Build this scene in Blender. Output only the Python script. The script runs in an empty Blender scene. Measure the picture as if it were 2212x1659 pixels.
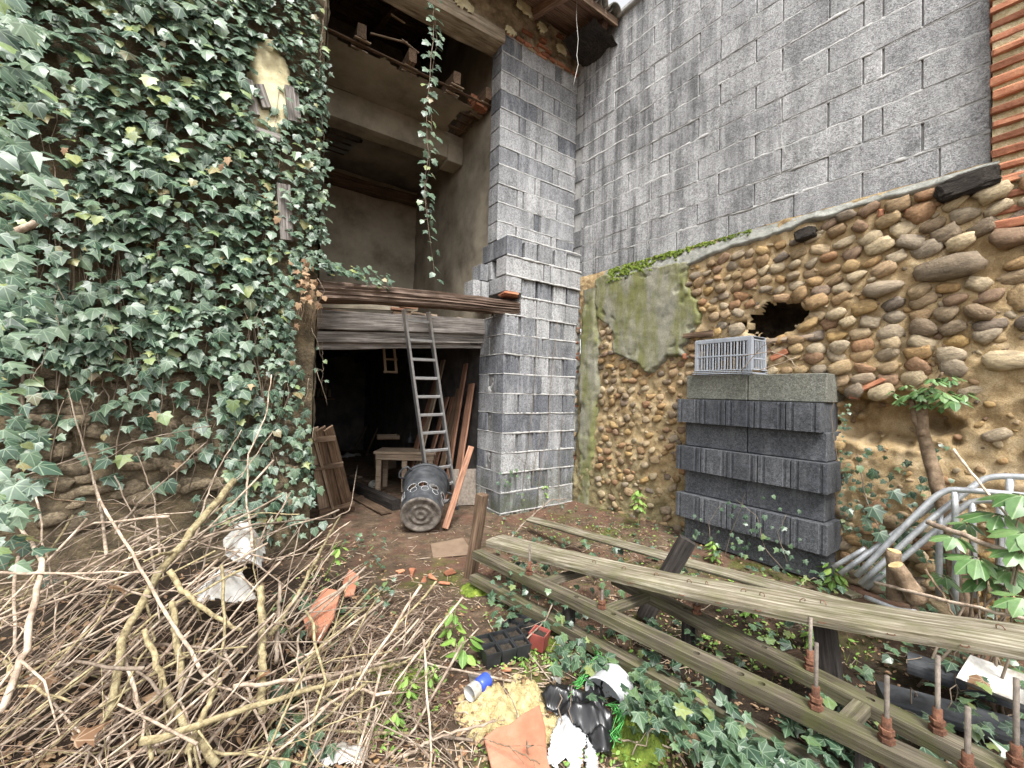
import bpy, bmesh, math, random
import numpy as np
from mathutils import Vector, Matrix, noise
R = random.Random(7)
scn = bpy.context.scene
COL = scn.collection
rad = math.radians
# ------------------------------------------------------------------ camera
PW, PH = 2212.0, 1659.0                       # pixel grid used when measuring the photograph
FPX = 1379.04 * 2212 / 3344
YAW, PIT, ROL = .9664, .0207, .0262
CAM = Vector((-2.4058, -3.6421, 1.2906))
_v = Vector((math.cos(YAW) * math.cos(PIT), math.sin(YAW) * math.cos(PIT), math.sin(PIT)))
_r = Vector((math.sin(YAW), -math.cos(YAW), 0)); _u = _r.cross(_v)
_r2 = _r * math.cos(ROL) + _u * math.sin(ROL); _u2 = _u * math.cos(ROL) - _r * math.sin(ROL)
cam = bpy.data.cameras.new('camera'); cam.sensor_width = 36; cam.lens = FPX / PW * 36
cam.clip_start = .02; cam.clip_end = 500
co = bpy.data.objects.new('camera', cam); COL.objects.link(co)
_m = Matrix((_r2, _u2, -_v)).transposed().to_4x4(); _m.translation = CAM
co.matrix_world = _m
scn.camera = co
# ------------------------------------------------------------------ sky, sun, exposure
SUN_EL, SUN_AZ = 58, 205                      # azimuth measured clockwise from +Y
w = bpy.data.worlds.new('World'); scn.world = w; w.use_nodes = True
nt = w.node_tree; bg = nt.nodes['Background']
sky = nt.nodes.new('ShaderNodeTexSky'); sky.sky_type = 'NISHITA'; sky.sun_disc = False
sky.sun_elevation = rad(SUN_EL); sky.sun_rotation = rad(SUN_AZ); sky.dust_density = 4; sky.air_density = 1.2
hs = nt.nodes.new('ShaderNodeHueSaturation'); hs.inputs['Saturation'].default_value = .12
nt.links.new(sky.outputs[0], hs.inputs['Color']); nt.links.new(hs.outputs[0], bg.inputs['Color'])
bg.inputs['Strength'].default_value = .125
sl = bpy.data.lights.new('sun', 'SUN'); sl.energy = 1.5; sl.angle = rad(14); sl.color = (1, .97, .92)
so = bpy.data.objects.new('sun', sl); COL.objects.link(so)
_d = Vector((math.sin(rad(SUN_AZ)) * math.cos(rad(SUN_EL)), math.cos(rad(SUN_AZ)) * math.cos(rad(SUN_EL)), math.sin(rad(SUN_EL))))
so.rotation_euler = _d.to_track_quat('Z', 'Y').to_euler()
scn.view_settings.view_transform = 'Standard'; scn.view_settings.look = 'None'
scn.view_settings.exposure = 1.55; scn.view_settings.gamma = 1
scn.render.engine = 'CYCLES'
scn.cycles.max_bounces = 5; scn.cycles.diffuse_bounces = 3; scn.cycles.glossy_bounces = 2; scn.cycles.transmission_bounces = 2

# ------------------------------------------------------------------ measuring helpers: a photo pixel on a known plane -> a point of the place
def ray(x, y): return _v + _r2 * ((x - PW / 2) / FPX) - _u2 * ((y - PH / 2) / FPX)
def pX(x, y, a): d = ray(x, y); return CAM + d * ((a - CAM.x) / d.x)
def pY(x, y, a): d = ray(x, y); return CAM + d * ((a - CAM.y) / d.y)
def pZ(x, y, a): d = ray(x, y); return CAM + d * ((a - CAM.z) / d.z)
def pD(x, y, t): return CAM + ray(x, y) * t
def pix(p):
    q = Vector(p) - CAM; z = q.dot(_v)
    if z < .05: return (-9999, -9999, z)
    return (PW / 2 + FPX * q.dot(_r2) / z, PH / 2 - FPX * q.dot(_u2) / z, z)
WN = math.hypot(1, .0288)
WDIR = Vector((.0288, -1, 0)) / WN; WIN = Vector((1, .0288, 0)) / WN      # along the right wall towards the camera, into the wall
WO = Vector((1.1233, 0, 0))
def wp(s, n, z): return WO + WDIR * s - WIN * n + Vector((0, 0, z))        # n = out of the wall
def wsz(x, y, n=0.):
    d = ray(x, y); o = WO - WIN * n
    t = (o - CAM).dot(WIN) / d.dot(WIN); q = CAM + d * t
    return (q - WO).dot(WDIR), q.z
def fr(seed, p, o=4): return noise.fractal(Vector(p) + Vector((seed * 7.3, seed * 3.1, seed * 1.7)), 1., 2., o)
def U(a, b): return R.uniform(a, b)

# ------------------------------------------------------------------ materials
def lin(c): return tuple(c) + (1,) if len(c) == 3 else c
class NT:
    def __init__(s, name):
        s.m = bpy.data.materials.new(name); s.m.use_nodes = True; s.t = s.m.node_tree
        s.b = s.t.nodes['Principled BSDF']; s.tc = s.t.nodes.new('ShaderNodeTexCoord')
        s.oi = s.t.nodes.new('ShaderNodeObjectInfo'); s.geo = s.t.nodes.new('ShaderNodeNewGeometry')
    def n(s, t, **k):
        x = s.t.nodes.new(t)
        for a, b in k.items(): setattr(x, a, b)
        return x
    def l(s, a, b): s.t.links.new(a, b)
    def math(s, op, a, b=None, c=None, clamp=False):
        x = s.n('ShaderNodeMath', operation=op, use_clamp=clamp)
        for i, q in enumerate((a, b, c)):
            if q is None: continue
            if isinstance(q, (int, float)): x.inputs[i].default_value = q
            else: s.l(q, x.inputs[i])
        return x.outputs[0]
    def mix(s, f, a, b, bl='MIX'):
        x = s.n('ShaderNodeMix', data_type='RGBA', blend_type=bl)
        for i, q in ((0, f), (6, a), (7, b)):
            if isinstance(q, (int, float)): x.inputs[i].default_value = q
            elif isinstance(q, tuple): x.inputs[i].default_value = lin(q)
            else: s.l(q, x.inputs[i])
        return x.outputs[2]
    def noise(s, vec, sc, det=6, rough=.6, dist=0):
        x = s.n('ShaderNodeTexNoise'); x.inputs['Scale'].default_value = sc; x.inputs['Detail'].default_value = det
        x.inputs['Roughness'].default_value = rough; x.inputs['Distortion'].default_value = dist
        s.l(vec, x.inputs['Vector']); return x.outputs[0]
    def ramp(s, f, stops, ip='LINEAR'):
        x = s.n('ShaderNodeValToRGB'); r = x.color_ramp; r.interpolation = ip
        while len(r.elements) < len(stops): r.elements.new(.5)
        for e, (p, c) in zip(r.elements, stops):
            e.position = p; e.color = lin(c) if isinstance(c, tuple) else (c, c, c, 1)
        s.l(f, x.inputs[0]); return x.outputs[0]
    def map(s, vec, scale=(1, 1, 1), loc=None):
        x = s.n('ShaderNodeMapping'); x.inputs['Scale'].default_value = scale; s.l(vec, x.inputs['Vector'])
        if loc is not None:
            c = s.n('ShaderNodeCombineXYZ'); s.l(loc, c.inputs[0]); s.l(loc, c.inputs[1]); s.l(loc, c.inputs[2]); s.l(c.outputs[0], x.inputs['Location'])
        return x.outputs[0]
    def sep(s, vec): x = s.n('ShaderNodeSeparateXYZ'); s.l(vec, x.inputs[0]); return x.outputs
    def bump(s, h, st=.4, d=.01):
        x = s.n('ShaderNodeBump'); x.inputs['Strength'].default_value = st; x.inputs['Distance'].default_value = d
        s.l(h, x.inputs['Height']); s.l(x.outputs[0], s.b.inputs['Normal'])
    def rnd(s): return s.math('MULTIPLY', s.oi.outputs['Random'], 37.)
    def fin(s, col, rough=.9, spec=.3, metal=0):
        if isinstance(col, tuple): s.b.inputs['Base Color'].default_value = lin(col)
        else: s.l(col, s.b.inputs['Base Color'])
        if isinstance(rough, (int, float)): s.b.inputs['Roughness'].default_value = rough
        else: s.l(rough, s.b.inputs['Roughness'])
        s.b.inputs['Specular IOR Level'].default_value = spec; s.b.inputs['Metallic'].default_value = metal
        return s.m
def M(name, cols, sc=6, rough=.9, bump=.4, bsc=60, rnd=.25, stretch=(1, 1, 1), spec=.3, metal=0, bd=.006, det=5, world=False):
    s = NT(name)
    vec = s.geo.outputs['Position'] if world else s.tc.outputs['Object']
    v = s.map(vec, stretch, None if world else s.rnd())
    f = s.noise(v, sc, det, .65)
    k = len(cols); st = [(.3 + .4 * i / max(1, k - 1), c) for i, c in enumerate(cols)]
    c = s.ramp(f, st)
    if rnd:
        h = s.n('ShaderNodeHueSaturation'); s.l(c, h.inputs['Color'])
        s.l(s.math('MULTIPLY_ADD', s.oi.outputs['Random'], 2 * rnd, 1 - rnd), h.inputs['Value']); c = h.outputs[0]
    if bump: s.bump(s.noise(v, bsc, 4, .7), bump, bd)
    return s.fin(c, rough, spec, metal)
MT = {}
def concrete(name, dark, light, moss=0., stain=.5, spread=1., speck=1., corner=False, white=.55):
    s = NT(name); pos = s.geo.outputs['Position']; v = s.map(s.tc.outputs['Object'], (1, 1, 1), s.rnd())
    base = s.mix(s.ramp(s.oi.outputs['Random'], [(.5 - .5 * spread, 0.), (.5 + .5 * spread, 1.)]), dark, light)
    big = s.ramp(s.noise(v, 5, 5, .6), [(.3, .72), (.7, 1.18)])
    c = s.mix(1, base, big, 'MULTIPLY')
    sp = s.noise(v, 130, 3, .75)
    c = s.mix(.8 * speck, c, s.ramp(sp, [(.36, .35), (.47, .9), (.56, 1.1), (.68, 1.55)]), 'MULTIPLY')
    c = s.mix(.55 * speck, c, s.ramp(s.noise(v, 48, 3, .7), [(.36, .45), (.5, 1.), (.64, 1.4)]), 'MULTIPLY')
    vo = s.n('ShaderNodeTexVoronoi'); vo.inputs['Scale'].default_value = 95; s.l(v, vo.inputs['Vector'])
    c = s.mix(s.ramp(vo.outputs['Distance'], [(.05, .5 * speck), (.3, 0.)]), c, (.05, .05, .055))
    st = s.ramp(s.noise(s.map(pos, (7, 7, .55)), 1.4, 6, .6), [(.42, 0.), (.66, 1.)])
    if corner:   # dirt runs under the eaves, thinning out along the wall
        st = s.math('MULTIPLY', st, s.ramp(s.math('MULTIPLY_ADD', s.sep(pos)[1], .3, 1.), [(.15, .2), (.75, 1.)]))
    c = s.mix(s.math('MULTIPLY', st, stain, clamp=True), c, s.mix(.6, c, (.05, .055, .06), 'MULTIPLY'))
    wh = s.ramp(s.noise(s.map(pos, (5, 5, .9)), 2.3, 6, .7), [(.52, 0.), (.75, white)])
    c = s.mix(wh, c, (.55, .55, .55))
    if moss:
        z = s.sep(pos)[2]
        mk = s.math('ADD', s.noise(pos, 6, 6, .7), s.math('MULTIPLY', z, -.42))
        c = s.mix(s.math('MULTIPLY', s.ramp(mk, [(.28, 0.), (.52, 1.)]), moss), c, (.075, .085, .035))
    s.bump(s.math('ADD', s.math('MULTIPLY', sp, 1.), s.math('MULTIPLY', vo.outputs['Distance'], .6)), .7, .004)
    return s.fin(c, .95, .2)
MT['block'] = concrete('concrete_block_pale_and_dark', (.145, .152, .170), (.44, .44, .44), moss=.6, stain=.55)
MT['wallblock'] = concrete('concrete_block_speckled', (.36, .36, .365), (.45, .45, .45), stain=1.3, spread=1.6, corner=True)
MT['darkblock'] = concrete('concrete_block_dark', (.062, .066, .075), (.115, .12, .13), stain=.1, white=.12)
MT['mossblock'] = concrete('concrete_block_greened', (.15, .155, .13), (.20, .20, .17), stain=.2, white=.15)
MT['mortar'] = M('mortar_pale', [(.30, .30, .29), (.48, .47, .455)], 30, bump=.8, bsc=120, world=True, rnd=0)
MT['mortard'] = M('mortar_recess', [(.10, .10, .10), (.22, .215, .21)], 25, bump=.8, bsc=90, world=True, rnd=0)

def earthen(name):
    s = NT(name); pos = s.geo.outputs['Position']
    c = s.ramp(s.noise(pos, 7, 9, .7), [(.3, (.26, .17, .08)), (.5, (.47, .345, .19)), (.7, (.64, .51, .33))])
    g = s.noise(pos, 2.2, 5, .6); xyz = s.sep(pos)
    left = s.math('MULTIPLY_ADD', xyz[1], .30, .60)             # greener in the damp corner, a real growth of algae
    low = s.math('MULTIPLY', xyz[2], -.16)
    mk = s.ramp(s.math('ADD', s.math('ADD', g, s.math('MULTIPLY', left, .5)), low), [(.46, 0.), (.68, 1.)])
    c = s.mix(s.math('MULTIPLY', mk, .75), c, s.ramp(s.noise(pos, 14, 6, .7), [(.35, (.10, .095, .05)), (.65, (.26, .235, .13))]))
    sp = s.noise(pos, 150, 4, .8)
    c = s.mix(.6, c, s.ramp(sp, [(.35, .5), (.5, 1.), (.7, 1.35)]), 'MULTIPLY')
    s.bump(s.math('ADD', sp, s.math('MULTIPLY', s.noise(pos, 40, 6, .7), 1.5)), .9, .008)
    return s.fin(c, .97, .15)
MT['earth'] = earthen('sandy_lime_mortar')
def render_mat():
    s = NT('algae_stained_render'); pos = s.geo.outputs['Position']
    c = s.ramp(s.noise(pos, 8, 8, .7), [(.3, (.17, .165, .13)), (.55, (.30, .29, .23)), (.75, (.40, .38, .30))])
    mk = s.ramp(s.noise(s.map(pos, (5, 5, 1.2)), 1.3, 6, .65), [(.42, 0.), (.6, 1.)])
    c = s.mix(s.math('MULTIPLY', mk, .75), c, (.155, .165, .035))
    sp = s.noise(pos, 90, 5, .8); c = s.mix(.6, c, s.ramp(sp, [(.35, .55), (.52, 1.), (.7, 1.25)]), 'MULTIPLY')
    s.bump(sp, .8, .008); return s.fin(c, .95, .2)
MT['render'] = render_mat()
MT['ledge'] = M('ledge_mortar', [(.16, .165, .14), (.30, .30, .27), (.40, .40, .36)], 14, bump=.9, bsc=80, world=True, rnd=0, bd=.01)
MT['moss'] = M('moss', [(.05, .075, .012), (.12, .17, .022), (.22, .28, .04)], 25, bump=.8, bsc=150, rnd=.2, bd=.01)
def cobble():
    s = NT('river_cobble'); v = s.map(s.tc.outputs['Object'], (1, 1, 1), s.rnd())
    at = s.n('ShaderNodeAttribute'); at.attribute_name = 'rnd'
    b = s.ramp(s.math('FRACT', s.math('ADD', s.oi.outputs['Random'], at.outputs['Fac'])), [(0, (.17, .13, .09)), (.14, (.34, .215, .095)), (.28, (.24, .20, .15)), (.42, (.40, .265, .11)), (.55, (.165, .135, .105)), (.68, (.27, .15, .075)), (.82, (.42, .335, .21)), (1, (.29, .235, .165))])
    c = s.mix(.85, b, s.ramp(s.noise(s.map(v, (1, 1, 2.5)), 1.6, 7, .7, .6), [(.3, .42), (.5, 1.), (.7, 1.6)]), 'MULTIPLY')
    pos = s.geo.outputs['Position']; xyz = s.sep(pos)
    mk = s.ramp(s.math('ADD', s.noise(pos, 3, 5, .6), s.math('ADD', s.math('MULTIPLY', xyz[1], .16), s.math('MULTIPLY', xyz[2], -.10))), [(.33, 0.), (.6, 1.)])
    c = s.mix(s.math('MULTIPLY', mk, .55), c, (.15, .135, .075))
    dust = s.ramp(s.noise(pos, 60, 4, .8), [(.58, 0.), (.72, .55)])
    c = s.mix(dust, c, (.44, .34, .2))
    s.bump(s.math('ADD', s.noise(v, 3.5, 5, .75), s.noise(pos, 90, 3, .7)), .55, .012); return s.fin(c, .75, .3)
MT['cobble'] = cobble()
def wood(name, cols, rough=.85, sc=3., st=(1, 22, 22), rnd=.25, moss=0., bump=.7, mcol=(.10, .115, .03)):
    s = NT(name); v = s.map(s.tc.outputs['Object'], st, s.rnd())
    f = s.noise(v, sc, 8, .65, .3); k = len(cols)
    c = s.ramp(f, [(.32 + .36 * i / max(1, k - 1), q) for i, q in enumerate(cols)])
    c = s.mix(.5, c, s.ramp(s.noise(s.tc.outputs['Object'], 5, 6, .6), [(.35, .6), (.65, 1.25)]), 'MULTIPLY')
    if moss:
        pos = s.geo.outputs['Position']; mk = s.ramp(s.noise(pos, 9, 6, .7), [(.44, 0.), (.62, 1.)])
        c = s.mix(s.math('MULTIPLY', mk, moss), c, mcol)
    h = s.n('ShaderNodeHueSaturation'); s.l(c, h.inputs['Color']); s.l(s.math('MULTIPLY_ADD', s.oi.outputs['Random'], 2 * rnd, 1 - rnd), h.inputs['Value'])
    s.bump(f, bump, .006); return s.fin(h.outputs[0], rough, .25)
MT['oldbeam'] = wood('weathered_oak', [(.035, .024, .018), (.13, .088, .065), (.26, .20, .165)], bump=1.)
MT['greyboard'] = wood('silvered_board', [(.06, .052, .046), (.21, .19, .175), (.40, .375, .35)], rnd=.1, bump=1.)
MT['plank'] = wood('mossy_plank', [(.07, .058, .03), (.19, .165, .12), (.42, .385, .305)], moss=.28, rnd=.1)
MT['rail'] = wood('dark_rail', [(.045, .036, .022), (.10, .085, .06), (.22, .19, .14)], moss=.4, rnd=.1)
MT['brownwood'] = wood('brown_wood', [(.05, .033, .022), (.13, .085, .055), (.22, .15, .10)], rnd=.35)
MT['redwood'] = wood('red_brown_wood', [(.10, .05, .03), (.24, .125, .08), (.36, .21, .14)], rnd=.3)
MT['palewood'] = wood('pale_board', [(.17, .125, .085), (.33, .25, .18), (.46, .37, .28)], rnd=.2)
MT['blackwood'] = wood('tarred_wood', [(.012, .011, .010), (.035, .03, .027), (.07, .058, .05)], rnd=.2)
MT['charred'] = M('weathered_black_wood', [(.02, .017, .014), (.07, .058, .048), (.17, .145, .12)], 3.5, stretch=(1, 5, 7), bump=1., bsc=9, bd=.05, rnd=0)
MT['soffit'] = wood('soffit_board', [(.10, .06, .042), (.22, .135, .095), (.34, .23, .17)], rnd=.3)
MT['bark'] = M('pale_bark', [(.15, .105, .075), (.37, .29, .22), (.58, .495, .40)], 22, bump=.7, bsc=160, rnd=.4, spec=.25)
MT['lichen'] = M('lichened_bark', [(.13, .10, .055), (.33, .27, .15), (.52, .46, .28)], 45, bump=.9, bsc=130, rnd=.2)
MT['twig'] = M('twig_bark', [(.07, .045, .03), (.20, .14, .10), (.42, .33, .26)], 9, bump=0, rnd=0, world=True)
MT['trunk'] = M('brown_bark', [(.11, .075, .045), (.22, .155, .10), (.34, .25, .17)], 30, bump=.9, bsc=110, rnd=.1)
MT['vine'] = M('vine_stem', [(.13, .10, .07), (.30, .24, .18)], 12, bump=.3, rnd=.3)
MT['cut'] = M('cut_wood', [(.48, .33, .15), (.66, .50, .27)], 30, bump=.3, rnd=0)
MT['brick'] = M('red_brick', [(.20, .075, .04), (.36, .15, .085), (.46, .23, .13)], 9, bump=.7, bsc=70, rnd=.4)
MT['terracotta'] = M('terracotta', [(.30, .115, .065), (.42, .175, .105), (.50, .24, .16)], 7, bump=.4, bsc=110, rnd=.12)
MT['brickmortar'] = M('ochre_mortar', [(.36, .28, .14), (.52, .42, .25), (.62, .53, .36)], 25, bump=1., bsc=70, world=True, rnd=0, bd=.012)
MT['plaster'] = M('aged_plaster', [(.17, .145, .11), (.29, .255, .195), (.38, .335, .26)], 2.6, bump=.5, bsc=30, world=True, rnd=0)
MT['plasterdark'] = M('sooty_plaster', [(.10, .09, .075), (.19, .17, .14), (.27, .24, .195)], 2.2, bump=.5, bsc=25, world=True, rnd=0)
MT['creamplaster'] = M('cream_plaster', [(.35, .30, .17), (.58, .52, .33), (.70, .65, .46)], 7, bump=.6, bsc=50, world=True, rnd=0)
MT['bandwall'] = M('flaking_rubble_plaster', [(.11, .085, .055), (.28, .22, .145), (.48, .40, .27)], 7, bump=1., bsc=40, world=True, rnd=0, bd=.015)
MT['lintel'] = wood('limewashed_lintel', [(.13, .095, .06), (.34, .28, .205), (.56, .49, .39)], rnd=0, st=(1, 9, 9))
MT['facade'] = M('dark_earthen_wall', [(.035, .028, .018), (.11, .085, .053), (.22, .17, .10)], 8, bump=1., bsc=35, world=True, rnd=0, bd=.02)
MT['rubble'] = M('rubble_stone', [(.06, .047, .032), (.16, .125, .082), (.28, .225, .15)], 4, bump=.7, bsc=30, rnd=.4)
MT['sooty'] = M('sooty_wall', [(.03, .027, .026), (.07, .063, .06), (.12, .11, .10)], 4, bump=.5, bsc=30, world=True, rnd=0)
MT['alu'] = M('dull_aluminium', [(.42, .42, .42), (.60, .60, .60)], 20, rough=.42, bump=.1, metal=.85, rnd=0, spec=.5)
MT['galv'] = M('galvanised_tube', [(.30, .315, .33), (.50, .52, .54), (.62, .64, .65)], 14, rough=.5, bump=.3, bsc=120, metal=.55, rnd=.12, spec=.5)
MT['rust'] = M('rust', [(.06, .03, .02), (.15, .068, .04), (.24, .12, .075)], 40, rough=.9, bump=.7, bsc=120, rnd=.2)
MT['rod'] = M('dull_steel_rod', [(.12, .10, .085), (.27, .23, .19)], 40, rough=.7, bump=.5, bsc=200, rnd=.2, metal=.3)
MT['blackplastic'] = M('black_plastic_scuffed', [(.02, .022, .025), (.045, .048, .053), (.085, .09, .096)], 12, rough=.55, bump=.15, rnd=0, spec=.45)
MT['potblack'] = M('black_pot', [(.012, .013, .014), (.03, .032, .034)], 20, rough=.5, bump=.1, rnd=.2, spec=.4)
MT['binbase'] = M('muddy_bin_base', [(.05, .045, .04), (.15, .13, .11), (.27, .24, .205)], 22, bump=.6, bsc=90, rnd=0)
MT['bag'] = M('black_film', [(.006, .006, .007), (.02, .02, .022)], 9, rough=.30, bump=.0, rnd=0, spec=.6)
MT['whitefilm'] = M('white_film', [(.50, .52, .54), (.66, .67, .68)], 8, rough=.45, bump=.1, rnd=.05, spec=.4)
MT['whiteware'] = M('dirty_white_enamel', [(.22, .19, .15), (.50, .49, .46), (.66, .66, .65)], 9, rough=.4, bump=.1, rnd=.1, spec=.5)
MT['crate'] = M('grey_plastic_crate', [(.25, .275, .31), (.36, .385, .42)], 8, rough=.5, bump=.05, rnd=0, spec=.4)
MT['hollow'] = M('shade_dark_earth', [(.02, .015, .010), (.06, .043, .026), (.12, .085, .05)], 9, bump=1., bsc=35, world=True, rnd=0, bd=.02)  # earth colour darkened to stand in for the shade deep in the hole
MT['soil'] = M('potting_soil', [(.02, .016, .012), (.06, .047, .034)], 60, bump=1., bsc=140, rnd=0)
MT['redpot'] = M('red_plastic_pot', [(.26, .06, .05), (.36, .10, .08)], 10, rough=.5, bump=.1, rnd=0)
MT['sand'] = M('yellow_sand', [(.33, .25, .11), (.52, .42, .21), (.66, .56, .33)], 38, bump=1., bsc=110, rnd=0, bd=.012)
MT['paper'] = M('brown_dead_leaf', [(.20, .12, .07), (.36, .235, .15), (.47, .34, .24)], 8, bump=.3, rnd=.2)
MT['cardboard'] = M('cardboard', [(.16, .11, .075), (.25, .18, .125)], 8, bump=.2, rnd=.3)
MT['bluefoil'] = M('blue_foil', [(.02, .045, .32), (.05, .10, .50)], 8, rough=.3, bump=.1, rnd=0, spec=.5)
MT['whitepaint'] = M('white_chalk', [(.6, .6, .6), (.75, .75, .75)], 20, bump=0, rnd=0)
MT['yellowprint'] = M('yellow_print', [(.62, .50, .04), (.72, .60, .10)], 20, bump=0, rnd=0, rough=.5)
MT['greentwine'] = M('green_twine', [(.06, .32, .07), (.14, .46, .12)], 30, bump=0, rnd=0, rough=.5)
MT['wire'] = M('white_cable', [(.55, .54, .5), (.68, .67, .63)], 8, bump=0, rnd=.1)
MT['dirtywhite'] = M('dirty_white_sack', [(.32, .32, .31), (.52, .52, .51)], 6, bump=.3, rnd=0)
def ground_mat():
    s = NT('yard_soil'); pos = s.geo.outputs['Position']
    c = s.ramp(s.noise(pos, 9, 9, .72), [(.3, (.045, .032, .022)), (.5, (.12, .085, .058)), (.68, (.22, .155, .105))])
    lit = s.ramp(s.noise(s.map(pos, (1, 1, 1)), 55, 5, .85), [(.56, 0.), (.68, .8)])
    c = s.mix(lit, c, (.33, .245, .165))
    red = s.ramp(s.noise(pos, 3.2, 5, .6), [(.48, 0.), (.62, .65)])
    c = s.mix(red, c, (.17, .088, .062))
    mo = s.ramp(s.noise(pos, 2.6, 7, .7), [(.53, 0.), (.63, 1.)])
    y = s.sep(pos)[1]
    mo = s.math('MULTIPLY', mo, s.ramp(s.math('MULTIPLY_ADD', y, -1., 0.), [(.15, 0.), (.6, .85)]))
    c = s.mix(mo, c, s.ramp(s.noise(pos, 30, 5, .7), [(.35, (.055, .065, .015)), (.65, (.15, .165, .04))]))
    xyz = s.sep(pos)   # soil blackened under brush heap and rack, painting in the shade of their gaps
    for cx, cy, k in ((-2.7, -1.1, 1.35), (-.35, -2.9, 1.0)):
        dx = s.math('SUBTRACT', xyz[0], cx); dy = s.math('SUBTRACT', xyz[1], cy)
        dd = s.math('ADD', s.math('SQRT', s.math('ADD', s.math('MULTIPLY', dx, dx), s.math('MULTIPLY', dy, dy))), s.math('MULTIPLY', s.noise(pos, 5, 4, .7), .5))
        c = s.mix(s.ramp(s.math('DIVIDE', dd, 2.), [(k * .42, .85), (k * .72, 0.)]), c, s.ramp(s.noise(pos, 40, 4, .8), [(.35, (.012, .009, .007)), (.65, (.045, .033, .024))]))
    s.bump(s.math('ADD', s.noise(pos, 45, 5, .8), s.noise(pos, 140, 3, .8)), .9, .012)
    return s.fin(c, .97, .15)
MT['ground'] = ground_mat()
def leafmat(name, stops, vein, rough=.38, spec=.5, back=.25, holes=False):
    s = NT(name)
    at = s.n('ShaderNodeAttribute'); at.attribute_name = 'rnd'
    k = s.math('FRACT', s.math('ADD', at.outputs['Fac'], s.oi.outputs['Random']))
    c = s.ramp(k, stops)
    uv = s.sep(s.tc.outputs['UV']); x = s.math('ABSOLUTE', s.math('SUBTRACT', uv[0], .5)); y = s.math('SUBTRACT', uv[1], .2)
    a = s.math('ARCTAN2', x, y); r = s.math('SQRT', s.math('ADD', s.math('MULTIPLY', x, x), s.math('MULTIPLY', y, y)))
    d = x
    for q in (.86, 1.62): d = s.math('MINIMUM', d, s.math('MULTIPLY', r, s.math('ABSOLUTE', s.math('SUBTRACT', a, q))))
    if vein: c = s.mix(s.math('MULTIPLY', s.ramp(d, [(.008, 1.), (.03, 0.)]), .75), c, vein)
    c = s.mix(.45, c, s.ramp(s.noise(s.map(s.tc.outputs['UV'], (1, 1, 1), s.math('MULTIPLY', k, 31.)), 6, 4, .6), [(.3, .6), (.7, 1.35)]), 'MULTIPLY')
    c = s.mix(s.math('MULTIPLY', s.geo.outputs['Backfacing'], back), c, (.20, .25, .13))
    m = s.fin(c, rough, spec)
    tr = s.n('ShaderNodeBsdfTranslucent'); s.l(c, tr.inputs['Color'])
    mx = s.n('ShaderNodeMixShader'); mx.inputs[0].default_value = .14
    out = s.t.nodes['Material Output']; s.l(s.b.outputs[0], mx.inputs[1]); s.l(tr.outputs[0], mx.inputs[2]); s.l(mx.outputs[0], out.inputs['Surface'])
    return m
MT['ivy'] = leafmat('ivy_leaf', [(0, (.034, .070, .044)), (.3, (.056, .104, .066)), (.6, (.086, .142, .088)), (.9, (.13, .19, .115)), (.945, (.18, .25, .09)), (.975, (.30, .33, .11)), (.99, (.22, .15, .07)), (1, (.04, .08, .045))], (.25, .33, .22), .42, .6)
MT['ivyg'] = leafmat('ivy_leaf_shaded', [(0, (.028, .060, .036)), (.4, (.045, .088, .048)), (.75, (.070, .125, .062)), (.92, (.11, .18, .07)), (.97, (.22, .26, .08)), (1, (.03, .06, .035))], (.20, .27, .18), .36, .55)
MT['weed'] = leafmat('weed_leaf', [(0, (.10, .20, .035)), (.5, (.17, .30, .055)), (1, (.27, .40, .09))], (.30, .42, .16), .5, .3)
MT['shrub'] = leafmat('shrub_leaf', [(0, (.055, .13, .035)), (.5, (.10, .20, .06)), (1, (.17, .28, .10))], (.24, .34, .16), .38, .5)
MT['deadleaf'] = leafmat('dead_leaf', [(0, (.16, .09, .05)), (.4, (.30, .19, .11)), (.8, (.44, .31, .19)), (1, (.24, .12, .06))], (.38, .28, .19), .7, .2)

# ------------------------------------------------------------------ object helpers
def tag(o, label=None, cat=None, group=None, kind=None):
    for k, v in (('label', label), ('category', cat), ('group', group), ('kind', kind)):
        if v: o[k] = v
    return o
def thing(name, label, cat, loc=(0, 0, 0), group=None):
    o = bpy.data.objects.new(name, None); COL.objects.link(o); o.location = loc; o.empty_display_size = .1
    return tag(o, label, cat, group)
WL = {}
def put(name, me, mat=None, parent=None, mw=None):
    if mat and not me.materials: me.materials.append(MT[mat])
    o = bpy.data.objects.new(name, me); COL.objects.link(o)
    if mat and me.materials[0] != MT[mat]: o.material_slots[0].link = 'OBJECT'; o.material_slots[0].material = MT[mat]
    mw = mw.copy() if mw else Matrix.Identity(4)
    if parent:
        o.parent = parent; pw = WL.get(parent.name) or Matrix.Translation(parent.location)
        o.matrix_parent_inverse = pw.inverted()
    o.matrix_basis = mw; WL[o.name] = mw
    return o
def mesh(name, v, f, smooth=False, uv=None):
    me = bpy.data.meshes.new(name); me.from_pydata([tuple(x) for x in v], [], f); me.update()
    if smooth: me.polygons.foreach_set('use_smooth', [True] * len(me.polygons))
    return me
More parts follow.
